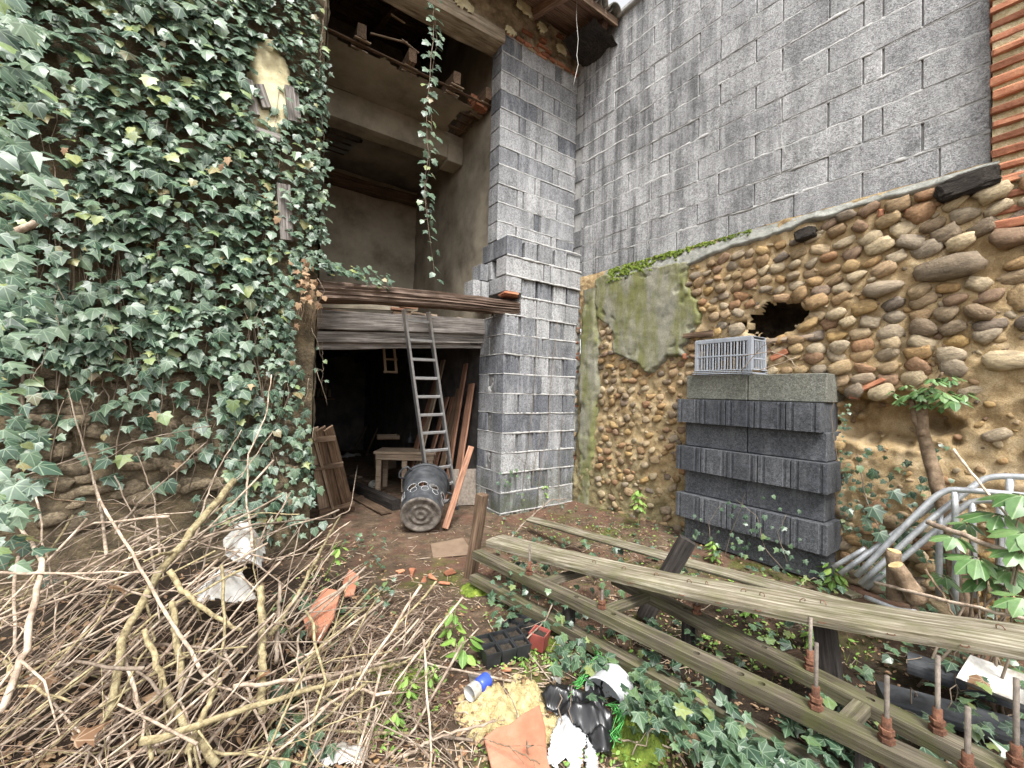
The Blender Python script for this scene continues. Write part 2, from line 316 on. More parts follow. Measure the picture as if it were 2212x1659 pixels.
class MB:
    def __init__(s): s.v = []; s.f = []
    def add(s, v, f): k = len(s.v); s.v += [Vector(x) for x in v]; s.f += [[i + k for i in q] for q in f]; return s
    def box(s, c, d, m=None, bev=0):
        c = Vector(c); hx, hy, hz = d[0] / 2, d[1] / 2, d[2] / 2
        v = [Vector((x * hx, y * hy, z * hz)) for x in (-1, 1) for y in (-1, 1) for z in (-1, 1)]
        if m: v = [m @ q for q in v]
        return s.add([c + q for q in v], [(0, 1, 3, 2), (4, 6, 7, 5), (0, 4, 5, 1), (2, 3, 7, 6), (0, 2, 6, 4), (1, 5, 7, 3)])
    def tube(s, pts, r, n=6, cap=True):
        pts = [Vector(p) for p in pts]; k = len(pts); rr = r if isinstance(r, (list, tuple)) else [r] * k
        up = Vector((0, 0, 1)); b = len(s.v); pu = None
        for i, p in enumerate(pts):
            t = (pts[min(i + 1, k - 1)] - pts[max(i - 1, 0)]).normalized()
            if pu is None: pu = t.orthogonal().normalized()
            pu = (pu - t * pu.dot(t)); pu = pu.normalized() if pu.length > 1e-6 else t.orthogonal().normalized()
            q = t.cross(pu)
            for j in range(n):
                a = 2 * math.pi * j / n; s.v.append(p + (pu * math.cos(a) + q * math.sin(a)) * rr[i])
        for i in range(k - 1):
            for j in range(n): s.f.append([b + i * n + j, b + i * n + (j + 1) % n, b + (i + 1) * n + (j + 1) % n, b + (i + 1) * n + j])
        if cap: s.f.append([b + j for j in range(n)][::-1]); s.f.append([b + (k - 1) * n + j for j in range(n)])
        return s
    def lathe(s, prof, m=None, n=24):
        b = len(s.v); m = m or Matrix.Identity(4)
        for (r, z) in prof:
            for j in range(n): a = 2 * math.pi * j / n; s.v.append(m @ Vector((r * math.cos(a), r * math.sin(a), z)))
        for i in range(len(prof) - 1):
            for j in range(n): s.f.append([b + i * n + j, b + i * n + (j + 1) % n, b + (i + 1) * n + (j + 1) % n, b + (i + 1) * n + j])
        return s
    def mesh(s, name='mesh', smooth=False): return mesh(name, s.v, s.f, smooth)
    def build(s, name, mat, parent=None, smooth=False, mw=None): return put(name, s.mesh(name, smooth), mat, parent, mw)
_bc = {}
def bevbox(lx, ly, lz, bev=.006, jit=0., seed=0):
    """bevelled box, corner at the origin, shared between alike pieces"""
    k = (round(lx, 3), round(ly, 3), round(lz, 3), bev, jit, seed)
    if k in _bc: return _bc[k]
    bm = bmesh.new(); bmesh.ops.create_cube(bm, size=1)
    for v in bm.verts: v.co = Vector(((v.co.x + .5) * lx, (v.co.y + .5) * ly, (v.co.z + .5) * lz))
    bmesh.ops.bevel(bm, geom=bm.edges[:], offset=bev, segments=1, affect='EDGES')
    if jit:
        q = random.Random(seed + 5)
        for v in bm.verts: v.co += Vector((q.uniform(-jit, jit), q.uniform(-jit, jit), q.uniform(-jit, jit)))
    me = bpy.data.meshes.new('block'); bm.to_mesh(me); bm.free(); _bc[k] = me
    return me
def hdr(lx, ly, lz):
    """end-on hollow concrete block: two vertical grooves in the visible end"""
    k = ('h', round(lx, 3), round(ly, 3), round(lz, 3))
    if k in _bc: return _bc[k]
    g = .009; o = [(.004, 0), (.024, 0), (.028, g), (.046, g), (.05, 0), (lx - .05, 0), (lx - .046, g), (lx - .028, g), (lx - .024, 0), (lx - .004, 0), (lx, .004), (lx, ly), (0, ly), (0, .004)]
    n = len(o); v = [(x, y, z) for z in (0, lz) for x, y in o]
    f = [[i, (i + 1) % n, n + (i + 1) % n, n + i] for i in range(n)] + [list(range(n))[::-1], list(range(n, 2 * n))]
    me = mesh('block', v, f); _bc[k] = me; return me
def frame(o, x, y, z=(0, 0, 1)):
    m = Matrix((Vector(x), Vector(y), Vector(z))).transposed().to_4x4(); m.translation = Vector(o); return m
def along(p0, p1, up=(0, 0, 1)):
    """matrix: local X runs p0->p1, local Z close to up"""
    p0, p1 = Vector(p0), Vector(p1); x = (p1 - p0).normalized(); z = Vector(up); z = (z - x * z.dot(x)).normalized(); y = z.cross(x)
    return frame(p0, x, y, z), (p1 - p0).length
def rough_bar(L, w, h, seed=0, groove=.0, warp=.01, nseg=24, ns=10, taper=1.):
    """worn bar or board along +X, centred on the axis: uneven faces, soft corners"""
    prof = []
    per = [(-1, -1), (-.4, -1), (.4, -1), (1, -1), (1, -.3), (1, .4), (1, 1), (.4, 1), (-.4, 1), (-1, 1), (-1, .4), (-1, -.3)]
    n = len(per); v = []; f = []
    for i in range(nseg + 1):
        t = i / nseg; x = t * L; k = 1 - (1 - taper) * t
        oy = fr(seed, (x * 1.3, 3, 1), 2) * warp; oz = fr(seed, (x * 1.3, 9, 4), 2) * warp
        for j, (a, b) in enumerate(per):
            q = .94 if abs(a) == 1 and abs(b) == 1 else 1
            g = fr(seed, (x * 2.2, j * 1.7, 0), 3) * groove
            v.append((x, (a * q * w / 2 + g * (a if abs(a) == 1 else .3)) * k + oy, (b * q * h / 2 + g * (b if abs(b) == 1 else .3)) * k + oz))
    for i in range(nseg):
        for j in range(n): f.append([i * n + j, i * n + (j + 1) % n, (i + 1) * n + (j + 1) % n, (i + 1) * n + j])
    f.append(list(range(n))[::-1]); f.append([nseg * n + j for j in range(n)])
    return mesh('bar', v, [q[::-1] for q in f])
def board(name, p0, p1, w, h, mat, parent=None, up=(0, 0, 1), groove=.002, warp=.006, seed=None, nseg=14, taper=1.):
    m, L = along(p0, p1, up)
    return put(name, rough_bar(L, w, h, R.randrange(999) if seed is None else seed, groove, warp, nseg, taper=taper), mat, parent, m)
def hfield(fn, s0, s1, z0, z1, res, n):
    """height field sheet; fn(s,z,out) -> world point, n(s,z) -> out (None = hole)"""
    ns = max(2, int((s1 - s0) / res)); nz = max(2, int((z1 - z0) / res)); v = []; f = []; ok = []
    for j in range(nz + 1):
        for i in range(ns + 1):
            s = s0 + (s1 - s0) * i / ns; z = z0 + (z1 - z0) * j / nz; o = n(s, z)
            ok.append(o is not None); v.append(fn(s, z, o or 0))
    for j in range(nz):
        for i in range(ns):
            a = j * (ns + 1) + i; q = [a, a + 1, a + ns + 2, a + ns + 1]
            if all(ok[k] for k in q): f.append(q)
    use = sorted({i for q in f for i in q}); mp = {a: b for b, a in enumerate(use)}
    return mesh('sheet', [v[i] for i in use], [[mp[i] for i in q] for q in f], True)
def sstep(a, b, x): t = max(0, min(1, (x - a) / (b - a))); return t * t * (3 - 2 * t)
def inpoly(x, y, P):
    c = False; j = len(P) - 1
    for i in range(len(P)):
        if (P[i][1] > y) != (P[j][1] > y) and x < (P[j][0] - P[i][0]) * (y - P[i][1]) / (P[j][1] - P[i][1]) + P[i][0]: c = not c
        j = i
    return c
def pdist(x, y, P):
    """signed distance to a polygon, + inside"""
    d = 1e9
    for i in range(len(P)):
        ax, ay = P[i - 1]; bx, by = P[i]; t = max(0, min(1, ((x - ax) * (bx - ax) + (y - ay) * (by - ay)) / ((bx - ax) ** 2 + (by - ay) ** 2 + 1e-12)))
        d = min(d, math.hypot(x - ax - t * (bx - ax), y - ay - t * (by - ay)))
    return d if inpoly(x, y, P) else -d

# ================================================================== GROUND
PILE = Vector((-2.55, -1.05)); 
def gz(x, y):
    h = .018 * fr(1, (x * 1.6, y * 1.6, 0), 4) + .008 * fr(2, (x * 7, y * 7, 0), 3)
    if y > .3: h *= .4
    d = math.hypot((x + 2.65) / .95, (y + .95) / .95); h += .30 * (1 - sstep(.2, 1.15, d))
    d = math.hypot((x + 3.3) / 1.0, (y + 2.2) / 1.3); h += .10 * (1 - sstep(.2, 1.1, d))
    d = math.hypot((x - .9) / .8, (y + 1.6) / 2.6); h += .07 * (1 - sstep(.3, 1.1, d))
    d = math.hypot((x + 1.35) / .42, (y + 2.1) / .36); h += .07 * (1 - sstep(.1, 1.1, d))
    return h
def axis(a0, a1, fine, lo, hi):
    r = list(np.arange(a0, a1, fine)); x = a0; st = fine
    while x > lo: st *= 1.35; x -= st; r.insert(0, x)
    x = r[-1]; st = fine
    while x < hi: st *= 1.35; x += st; r.append(x)
    return r
gx = axis(-3.9, 1.5, .035, -60, 60); gy = axis(-3.8, .9, .035, -60, 60)
v = [(x, y, gz(x, y)) for y in gy for x in gx]; nx = len(gx)
f = [[j * nx + i, j * nx + i + 1, (j + 1) * nx + i + 1, (j + 1) * nx + i] for j in range(len(gy) - 1) for i in range(nx - 1)]
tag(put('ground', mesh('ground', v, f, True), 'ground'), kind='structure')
def G(x, y, dz=0): return Vector((x, y, gz(x, y) + dz))
def hit(px, py, surf, dz=0):
    d = ray(px, py); t0 = .5; t = .5
    while t < 9:
        q = CAM + d * t
        if q.z < surf(q.x, q.y) + dz: break
        t0 = t; t += .04
    for _ in range(14):
        m = (t0 + t) / 2; q = CAM + d * m
        if q.z < surf(q.x, q.y) + dz: t = m
        else: t0 = m
    q = CAM + d * t; return Vector((q.x, q.y, surf(q.x, q.y) + dz))
def gp(px, py, dz=0):
    return hit(px, py, gz, dz)

# ================================================================== RIGHT: concrete block wall on top of the cobble wall
CW = .2022; ZB = 2.676
bw = thing('concrete_block_wall', 'tall speckled grey concrete block wall above the cobblestones, right of the corner', 'wall', wp(1.6, 0, ZB))
odd = [-.09, .41, .91, 1.41, 1.91, 2.42, 2.92, 3.215]; even = [.11, .61, 1.11, 1.61, 2.11, 2.62, 2.725, 3.215]
for k in range(14):
    js = list(odd if k % 2 else even)
    if k == 0: js = [.2, .7, 1.2, 1.7, 2.2, 2.62, 3.0, 3.215]
    if js[0] > -.05: js = [-.3] + js
    for a, b in zip(js, js[1:]):
        gap = .008 if R.random() < .8 else .016
        m = frame(wp(a + gap / 2, R.choice((.002, .004, .003, .006)), ZB + k * CW + .004), WDIR, WIN)
        m = m @ Matrix.Rotation(U(-.004, .004), 4, 'Z') @ Matrix.Rotation(U(-.003, .003), 4, 'Y')
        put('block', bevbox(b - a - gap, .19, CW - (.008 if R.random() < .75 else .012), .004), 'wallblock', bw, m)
# mortar: a slab just behind the faces, with pale uneven smears along the beds
me = hfield(lambda s, z, o: wp(s, o, z), -.3, 3.212, ZB + .002, ZB + 14 * CW - .01, .03, lambda s, z: -.012 + .003 * fr(4, (s * 9, z * 9, 1), 2))
put('mortar', me, 'mortar', bw)
put('backing', bevbox(3.5, .17, 14 * CW - .012, .004), 'mortard', bw, frame(wp(-.3, -.02, ZB + .002), WDIR, WIN))
def bead(fn, s0, s1, z, h=.012, out=.006, seed=0, step=.02):
    """squeezed-out mortar along a bed joint"""
    n = int((s1 - s0) / step); v = []; f = []
    for i in range(n + 1):
        s = s0 + (s1 - s0) * i / n
        hh = h * (.5 + .9 * abs(fr(seed, (s * 9, z * 5, 0), 3))); oo = out * max(-.3, .45 + 1.3 * fr(seed + 3, (s * 13, z * 3, 2), 3)); c = .005 * fr(seed + 5, (s * 6, z, 5), 2)
        for a, b in ((-.02, 0), (oo * .6, -hh * .55), (oo, -hh * .1), (oo * .7, hh * .5), (-.02, hh * .55)): v.append(fn(s, z + c + (b if a > -.01 else b * 1), a))
    for i in range(n):
        for j in range(4): f.append([i * 5 + j, (i + 1) * 5 + j, (i + 1) * 5 + j + 1, i * 5 + j + 1])
    return mesh('bead', v, f, True)
for k in range(0, 15):
    put('mortar_bed', bead(lambda s, z, o: wp(s, o, z), -.05, 3.21, ZB + k * CW, .030, .005, k + 3, .022), 'mortar', bw)
put('coping', bevbox(3.6, .30, .05, .01), 'mortar', bw, frame(wp(-.3, .05, ZB + 14 * CW + .002), WDIR, WIN))

# ------------------------------------------------------------------ cobble wall below
ZL = ZB - .004
cwl = thing('cobblestone_wall', 'old wall of ochre river cobbles in sandy mortar under the grey blocks', 'wall', wp(1.8, .05, 0))
def W(x, y): return wsz(x, y, .06)
RP = [W(*p) for p in ((1283, 600), (1335, 596), (1490, 565), (1478, 620), (1512, 650), (1520, 700), (1478, 752), (1490, 775), (1440, 772), (1400, 805), (1365, 775), (1330, 765), (1318, 700), (1290, 690))]
NI = W(1668, 690); NI2 = W(1905, 905)
SM = [W(*p) for p in ((2240, 700), (2150, 745), (2040, 790), (1960, 840), (1890, 870), (1840, 900), (1830, 1140), (2240, 1140))]
def ledge_bottom(s):
    b = np.interp(s, [.3, .45, .9, 1.4, 1.75, 2.0, 2.3, 2.6, 3.0, 3.25], [2.50, 2.50, 2.52, 2.50, 2.56, 2.56, 2.60, 2.60, 2.62, 2.63])
    return b + .02 * fr(21, (s * 7, 0, 0), 3)
def niche(s, z):
    d = math.hypot((s - NI[0]) / .25, (z - NI[1]) / .14) + .35 * fr(22, (s * 8, z * 8, 0), 3)
    return 1 - sstep(.85, 1.02, d)
def cavity(s, z):
    d = math.hypot((s - NI2[0]) / .30, (z - NI2[1]) / .17) + .45 * fr(23, (s * 7, z * 7, 0), 3)
    return 1 - sstep(.6, 1.1, d)
def cob_n(s, z):
    n = .045 + .022 * fr(11, (s * 3, z * 3, 0), 4) + .018 * fr(12, (s * 14, z * 14, 0), 4) + .006 * fr(13, (s * 34, z * 34, 0), 2)
    n -= .12 * niche(s, z); n -= .26 * cavity(s, z)
    n += .012 * max(0, pdist(s, z, SM) > 0)
    if z < .9: n += .06 * (1 - z / .9) * (1 - sstep(.9, 1.5, s))
    return n
put('mortar', hfield(lambda s, z, o: wp(s, o, z), -.02, 3.9, -.08, ZL + .01, .017, lambda s, z: None if niche(s, z) > .75 else cob_n(s, z)), 'earth', cwl)
# the hollow behind the hole is wider than its mouth
bm = bmesh.new(); bmesh.ops.create_icosphere(bm, subdivisions=4, radius=1)
for v in bm.verts: p = v.co; v.co = p * (1 + .25 * fr(24, (p.x * 2, p.y * 2, p.z * 2), 4))
bmesh.ops.delete(bm, geom=[v for v in bm.verts if v.co.y < -.35], context='VERTS'); bmesh.ops.reverse_faces(bm, faces=bm.faces[:])
me = bpy.data.meshes.new('hollow'); bm.to_mesh(me); bm.free()
put('hollow', me, 'hollow', cwl, frame(wp(NI[0], -.05, NI[1]), WDIR, WIN) @ Matrix.Diagonal((.34, .34, .22, 1)))
put('core', bevbox(4.2, .20, ZL - .01, .01), 'earth', cwl, frame(wp(-.2, -.8, -.05), WDIR, WIN))
def patch_n(P, th, sd, rag=.05):
    def n(s, z):
        d = pdist(s, z, P) + rag * fr(sd, (s * 5, z * 5, 0), 5)
        if d < -.02: return None
        return th * sstep(-.01, .014, d) + .008 * fr(sd + 1, (s * 6, z * 6, 0), 4) + (.03 * min(0, fr(sd + 2, (s * 11, z * 11, 3), 4) + .18) if d < .10 else 0) + .02
    return n
xs = [p[0] for p in RP]; zs = [p[1] for p in RP]
put('render_patch', hfield(lambda s, z, o: wp(s, o, z), min(xs) - .1, max(xs) + .1, min(zs) - .1, max(zs) + .06, .012, patch_n(RP, .075, 31)), 'render', cwl)
CS = [W(*p) for p in ((1262, 620), (1290, 610), (1296, 800), (1285, 950), (1278, 1095), (1250, 1100))]
put('corner_render', hfield(lambda s, z, o: wp(s, o, z), -.02, .45, -.05, 2.5, .02, patch_n(CS, .085, 37, .035)), 'render', cwl)
LP = [(.33, ZL - .001)] + [(3.4, ZL - .001)] + [(s, ledge_bottom(s)) for s in np.arange(3.4, .3, -.1)]
def ledge_n(s, z):
    b = ledge_bottom(s); 
    if z < b - .012 or z > ZL: return None
    t = (z - b) / max(.02, ZL - b)
    return .02 + .075 * sstep(-.012, .02, z - b) * (1 - .55 * t) + .012 * fr(41, (s * 8, z * 8, 0), 4)
put('mortar_ledge', hfield(lambda s, z, o: wp(s, o, z), .36, 3.25, 2.44, ZL, .012, ledge_n), 'ledge', cwl)
# moss cushions on the left of the ledge
mb = MB()
for i in range(620):
    s = .42 + 1.5 * R.random() ** 1.35; h = ledge_bottom(s); top = ZL + .005
    z = top - abs(R.gauss(0, .03 + .05 * (s < 1.)) * (1 - .45 * sstep(1.2, 1.9, s)))
    if z < h - .01: continue
    c = wp(s, ledge_n(s, min(z, ZL)) or .05, z); rr = U(.007, .018) * (1 - .4 * sstep(1.1, 1.9, s))
    for q in range(3):
        d = Vector((U(-1, 0), U(-1, 1), U(-.2, 1))).normalized(); t = d.orthogonal().normalized(); b2 = d.cross(t)
        p = c + d * rr * .3; mb.add([p - t * rr, p + b2 * rr, p + t * rr, p - b2 * rr, p + d * rr], [(0, 1, 4), (1, 2, 4), (2, 3, 4), (3, 0, 4)])
tag(mb.build('moss', 'moss', cwl, True), kind='stuff')
# the cobbles
def stone_mesh(seed, flat=.62):
    bm = bmesh.new(); bmesh.ops.create_icosphere(bm, subdivisions=2, radius=1)
    q = random.Random(seed); a = q.uniform(.0, .3); q0 = q.uniform(.62, .95)
    for v in bm.verts:
        p = v.co.copy(); k = 1 + .40 * fr(seed, (p.x * 1.1, p.y * 1.1, p.z * 1.1), 3) + .08 * fr(seed + 50, (p.x * 3, p.y * 3, p.z * 3), 2)
        p = p * k; p = Vector([math.copysign(abs(c) ** q0, c) for c in p]); v.co = Vector((p.x * (1 + a * p.z * .4), p.y * .62, p.z * flat))
    me = bpy.data.meshes.new('cobble'); bm.to_mesh(me); bm.free()
    me.polygons.foreach_set('use_smooth', [True] * len(me.polygons)); me.materials.append(MT['cobble']); return me
STN = [stone_mesh(i) for i in range(14)]
cands = []
z = .08; row = 0
while z < 2.60:
    s = .28 + U(0, .1)
    near_left = False
    while s < 3.72:
        small = (s < 1.25 and z < 1.75) or (s < 1.75 and z < .9)
        big = sstep(1.4, 3.0, s)
        a = U(.036, .056) if small else U(.036, .060) + .018 * big
        b = a * U(.50, .80)
        zz = z + U(-.014, .014); ss = s + a
        s += 2 * a + U(-.004, .016) + (U(0, .07) if small else 0)
        pin = pdist(ss, zz, RP); 
        if pin > -.01 or zz > ledge_bottom(ss) - b * .65 or ss < .26: continue
        if niche(ss, zz) > .3 or math.hypot((ss - NI[0]) / .27, (zz - NI[1]) / .165) < .95: continue
        if cavity(ss, zz) > .25: continue
        sm = pdist(ss, zz, SM)
        if sm > 0 and R.random() < .88: continue
        if zz < 1.45 and ss < 1.9 and R.random() < .25: continue
        tilt = (.42 if row % 2 else .30) * U(.3, 1.7) * (1 if R.random() < .85 else -1)
        cands.append((ss, zz, a, b, tilt, small))
    z += U(.076, .086) if z > 1.3 else U(.070, .082); row += 1
# larger named boulders seen in the photograph
for (px, py, a, b, t) in ((2050, 580, .155, .075, .05), (2190, 510, .11, .06, .05), (2200, 640, .05, .075, 0), (1590, 712, .075, .05, .1), (1545, 718, .06, .04, .2), (2180, 780, .12, .055, -.05), (1905, 625, .11, .05, .1), (1600, 640, .06, .04, -.3)):
    s, z = W(px, py); cands = [c for c in cands if math.hypot((c[0] - s) / (a + c[2] * .75), (c[1] - z) / (b + c[3] * .75)) > 1]; cands.append((s, z, a, b, t, False))
def vis(c):
    x, y, d = pix(wp(c[0], .06, c[1]))
    if not (-60 < x < PW + 60 and -60 < y < PH): return 0
    if 1490 < x < 1800 and y > 840: return 0
    return c[2] * c[3] / d ** 2
cands.sort(key=vis, reverse=True)
rest = MB()
for i, (s, z, a, b, t, sm) in enumerate(cands):
    n = cob_n(s, z) + U(.0, .018); flat = 1 / .62
    m = frame(wp(s, n, z), WDIR, WIN) @ Matrix.Rotation(-t, 4, 'Y') @ Matrix.Rotation(U(-.25, .25), 4, 'Z') @ Matrix.Rotation(U(-.3, .3), 4, 'X') @ Matrix.Diagonal((a, a * U(.62, .9), b * flat, 1))
    me = STN[R.randrange(14)]
    if i < 300 and vis(cands[i]) > 0: put('cobble', me, None, cwl, m)
    elif vis(cands[i]) > 0 or i < 420: rest.add([m @ v.co for v in me.vertices], [list(p.vertices) for p in me.polygons])
def rndattr(o, runs):
    at = o.data.attributes.new('rnd', 'FLOAT', 'POINT'); at.data.foreach_set('value', np.repeat(np.array([R.random() for _ in range(runs)], np.float32), len(o.data.vertices) // runs))
if rest.v: o = rest.build('cobbles', 'cobble', cwl, True); tag(o, kind='stuff'); rndattr(o, len(rest.v) // len(STN[0].vertices))
pb = MB()
for i in range(900):
    s, z = U(.3, 3.6), U(.1, 2.55)
    if pdist(s, z, RP) > 0 or z > ledge_bottom(s) - .02 or niche(s, z) > .2: continue
    if any(abs(c[0] - s) < c[2] * .8 and abs(c[1] - z) < c[3] * .8 for c in cands): continue
    a = U(.010, .028); me = STN[i % 14]; m = frame(wp(s, cob_n(s, z), z), WDIR, WIN) @ Matrix.Rotation(U(-1, 1), 4, 'Y') @ Matrix.Diagonal((a, a, a * U(.8, 1.4), 1))
    pb.add([m @ v.co for v in me.vertices], [list(p.vertices) for p in me.polygons])
o = pb.build('pebbles', 'cobble', cwl, True); tag(o, kind='stuff'); rndattr(o, len(pb.v) // len(STN[0].vertices))
# dark broken timber ends built into the wall, and brick scraps
for (px, py, L, h) in ((2090, 402, .26, .13), (1742, 508, .13, .085)):
    s, z = W(px, py); bm = bmesh.new(); bmesh.ops.create_icosphere(bm, subdivisions=4, radius=1)
    for v in bm.verts:
        p = v.co; p = Vector([math.copysign(abs(c) ** .45, c) for c in p]); g = .10 * fr(int(px), (p.x * 1.2, p.y * 5, p.z * 6), 4) + .12 * fr(int(px) + 1, (p.x * 1.3, p.y * 1.3, p.z * 1.3), 3); v.co = p * (1 + g)
    me = bpy.data.meshes.new('stub'); bm.to_mesh(me); bm.free()
    put('timber_stub', me, 'charred', cwl, frame(wp(s, .06, z), WDIR, WIN) @ Matrix.Rotation(-.12, 4, 'Y') @ Matrix.Diagonal((L * .5, .07, h * .5, 1)))
for (px, py, L, h, t) in ((1968, 455, .05, .03, .2), (1905, 462, .03, .055, 0), (1510, 770, .02, .05, .1), (1690, 775, .13, .045, -.5), (1892, 845, .16, .03, -.55), (1845, 855, .04, .05, 0), (1480, 770, .03, .05, 0), (2030, 1090, .1, .02, 0)):
    s, z = W(px, py); put('brick_scrap', bevbox(L, .08, h, .006, .004, R.randrange(9)), 'brick', cwl, frame(wp(s - L / 2, .085, z - h / 2), WDIR, WIN) @ Matrix.Rotation(t, 4, 'Y'))
# sticks across the niche mouth
s0, z0 = W(1655, 738); s1, z1 = W(1742, 728); board('niche_stick', wp(s0, .07, z0), wp(s1 + .05, .06, z1), .035, .035, 'palewood', cwl, groove=.006)
s0, z0 = W(1480, 725); s1, z1 = W(1545, 720); board('timber_stub', wp(s0, .07, z0), wp(s1, .07, z1), .05, .05, 'brownwood', cwl, groove=.01)

# ------------------------------------------------------------------ brick column at the right edge
bc = thing('brick_column', 'red brick column with ochre mortar at the right edge of the photo', 'column', wp(3.4, 0, 2.3))
s0 = 3.222
put('mortar', hfield(lambda s, z, o: wp(s, o, z), s0, 4.2, 2.27, 5.6, .03, lambda s, z: .055 + .012 * fr(51, (s * 9, z * 9, 0), 4)), 'brickmortar', bc)
put('core', bevbox(1.0, .30, 3.3, .01), 'brickmortar', bc, frame(wp(s0, .045, 2.28), WDIR, WIN))
k = 0; z = 2.275
while z < 3.95:
    s = s0 - U(.0, .012); 
    while s < 4.1:
        L = U(.30, .42); put('brick', bevbox(L, .12, U(.040, .048), .007, .004, R.randrange(12)), 'brick', bc, frame(wp(s, .073 + U(-.006, .008), z), WDIR, WIN) @ Matrix.Rotation(U(-.02, .02), 4, 'Y')); s += L + .02
    z += .083

# ================================================================== BLOCK PILLAR (lower, front at Y=0)
C = .2062; Z0 = .25
pil = thing('block_pillar', 'thick pillar of loosely laid grey concrete blocks beside the ladder opening', 'pillar', (.5, .25, 0))
ID = Matrix.Identity(4)
def blk(x0, y0, z0, lx, ly, h=.196, mat='block', parent=None, me=None, rz=0.):
    m = Matrix.Translation((x0, y0, z0 + .004)) @ Matrix.Rotation(U(-.008, .008) + rz, 4, 'Z')
    put('block', me or bevbox(lx, ly, h, .005), mat, parent or pil, m)
def pillar_row(k, header):
    z = Z0 + k * C
    if header:
        x = 0
        for i in range(5):
            g = R.choice((.172, .182, .188)); blk(x, U(-.006, .006), z, g, .5, me=hdr(g, .5, .194)); x += .207
    else:
        for yy in (0, .30):
            blk(0, yy + U(-.003, .003), z, .497, .195); blk(.507, yy + U(-.003, .003), z, .497, .195)
for k in range(-2, 9): pillar_row(k, k % 2 == 0)
put('mortar', bevbox(.985, .455, 11 * C - .01, .005), 'mortard', pil, Matrix.Translation((.012, .022, Z0 - 2 * C)))
fr0 = lambda s, z, o: Vector((s, -o, z)); fl0 = lambda s, z, o: Vector((-o, s, z))
for k in range(-1, 10):
    put('mortar_bed', bead(fr0, .0, 1.01, Z0 + k * C, .024, .009, k + 60), 'mortar', pil)
    put('mortar_bed', bead(fl0, .0, .5, Z0 + k * C, .010, .005, k + 80), 'mortar', pil)
# lumps of mortar between the paired ends on the left face
for k in (-1, 1, 3, 5, 7):
    put('mortar_lump', hfield(lambda s, z, o: Vector((-o, s, z)), .20, .30, Z0 + k * C + .005, Z0 + (k + 1) * C - .005, .012, lambda s, z: -.02 + .03 * fr(k + 90, (s * 12, z * 12, 0), 3)), 'mortar', pil)
# three stepped courses above the timber
z = Z0 + 9 * C
for x in (.205, .415, .625): blk(x, 0, z, .2, .5, me=hdr(.2, .5, .196))
blk(.835, 0, z, .2, .5)
z = Z0 + 10 * C + .004
blk(0, .0, z + .03, .2, .48, h=.165)
for x in (.22, .44, .665): blk(x, .02, z, .185, .48, me=hdr(.185, .48, .196))
blk(.875, .02, z, .185, .48)
for x in (-.22, -.115): blk(x, .30, z - .01, .095, .2, h=.18)
z = Z0 + 11 * C + .006
blk(.0, 0, z, .497, .195); blk(.51, 0, z, .08, .195); blk(.60, .0, z, .46, .195); blk(0, .30, z, .497, .195)
blk(-.115, .33, z - .02, .1, .19, h=.18)
z = Z0 + 12 * C + .008
blk(.0, -.005, z, .195, .50); blk(.235, .0, z - .002, .16, .5, me=hdr(.16, .5, .175)); blk(.42, 0, z, .2, .5); blk(.66, .0, z, .17, .5, me=hdr(.17, .5, .18)); blk(.86, .02, z - .005, .2, .5)
for k in (10, 11, 12, 13): put('mortar_bed', bead(fr0, .2 if k == 10 else .0, 1.06, Z0 + k * C + .004, .026, .010, k + 160), 'mortar', pil)
for i in range(5): put('brick_scrap', bevbox(U(.09, .18), .12, .024, .004, .003, i), 'brick', pil, Matrix.Translation((-.02 + .02 * i, -.01 + .02 * i, Z0 + 10 * C - .006 + (.0 if i % 2 else .012))) @ Matrix.Rotation(U(-.2, .2), 4, 'Z'))
# ragged toothing of brick scraps, cobbles and lime between pillar and old corner
put('toothing', hfield(lambda s, z, o: Vector((1.0 + (s - 1.0) * .9, .08 - o, z)), .99, 1.13, .0, 2.72, .015, lambda s, z: .03 + .03 * fr(95, (s * 14, z * 9, 0), 4)), 'ledge', pil)
for i in range(30):
    zz = .35 + 2.3 * R.random(); m = Matrix.Translation((1.045 + U(-.02, .04), .045, zz)) @ Matrix.Rotation(U(-.3, .3), 4, 'Y')
    if R.random() < .5: put('brick_scrap', bevbox(U(.05, .1), .06, U(.02, .035), .005, .004, i % 9), 'brick', pil, m)
    else: put('cobble', STN[i % 14], None, pil, m @ Matrix.Diagonal((U(.03, .045), .04, U(.04, .055), 1)))

# ------------------------------------------------------------------ upper block infill (front at Y=.2)
ub = thing('block_infill', 'narrow upright panel of pale and dark concrete blocks under the eaves', 'wall', (.55, .3, Z0 + 13 * C))
UC = .2075; zz = Z0 + 13 * C + .01; UR = 11
for k in range(UR):
    z = zz + k * UC
    js = [(0, .245), (.26, .75), (.765, .84), (.85, 1.12)] if k % 2 == 0 else [(0, .495), (.505, .58), (.592, 1.115)]
    if k in (2, 6): js = [(0, .25), (.262, .335), (.345, .83), (.84, 1.12)]
    if k == UR - 1: js = [(0, .25), (.268, .76), (.775, .85), (.86, 1.12)]
    for a, b in js:
        m = Matrix.Translation((a, .2 + U(-.003, .003), z + .003)) @ Matrix.Rotation(U(-.006, .006), 4, 'Z')
        put('block', bevbox(b - a - .006, .195, UC - .009, .004), 'block', ub, m)
put('mortar', bevbox(1.10, .17, UR * UC - .01, .004), 'mortard', ub, Matrix.Translation((.01, .213, zz)))
for k in range(UR + 1):
    put('mortar_bed', bead(lambda s, z, o: Vector((s, .2 - o, z)), 0, 1.12, zz + k * UC, .020, .005, k + 200), 'mortar', ub)
UT = zz + UR * UC
print('UT', UT, 'objects', len(bpy.data.objects))

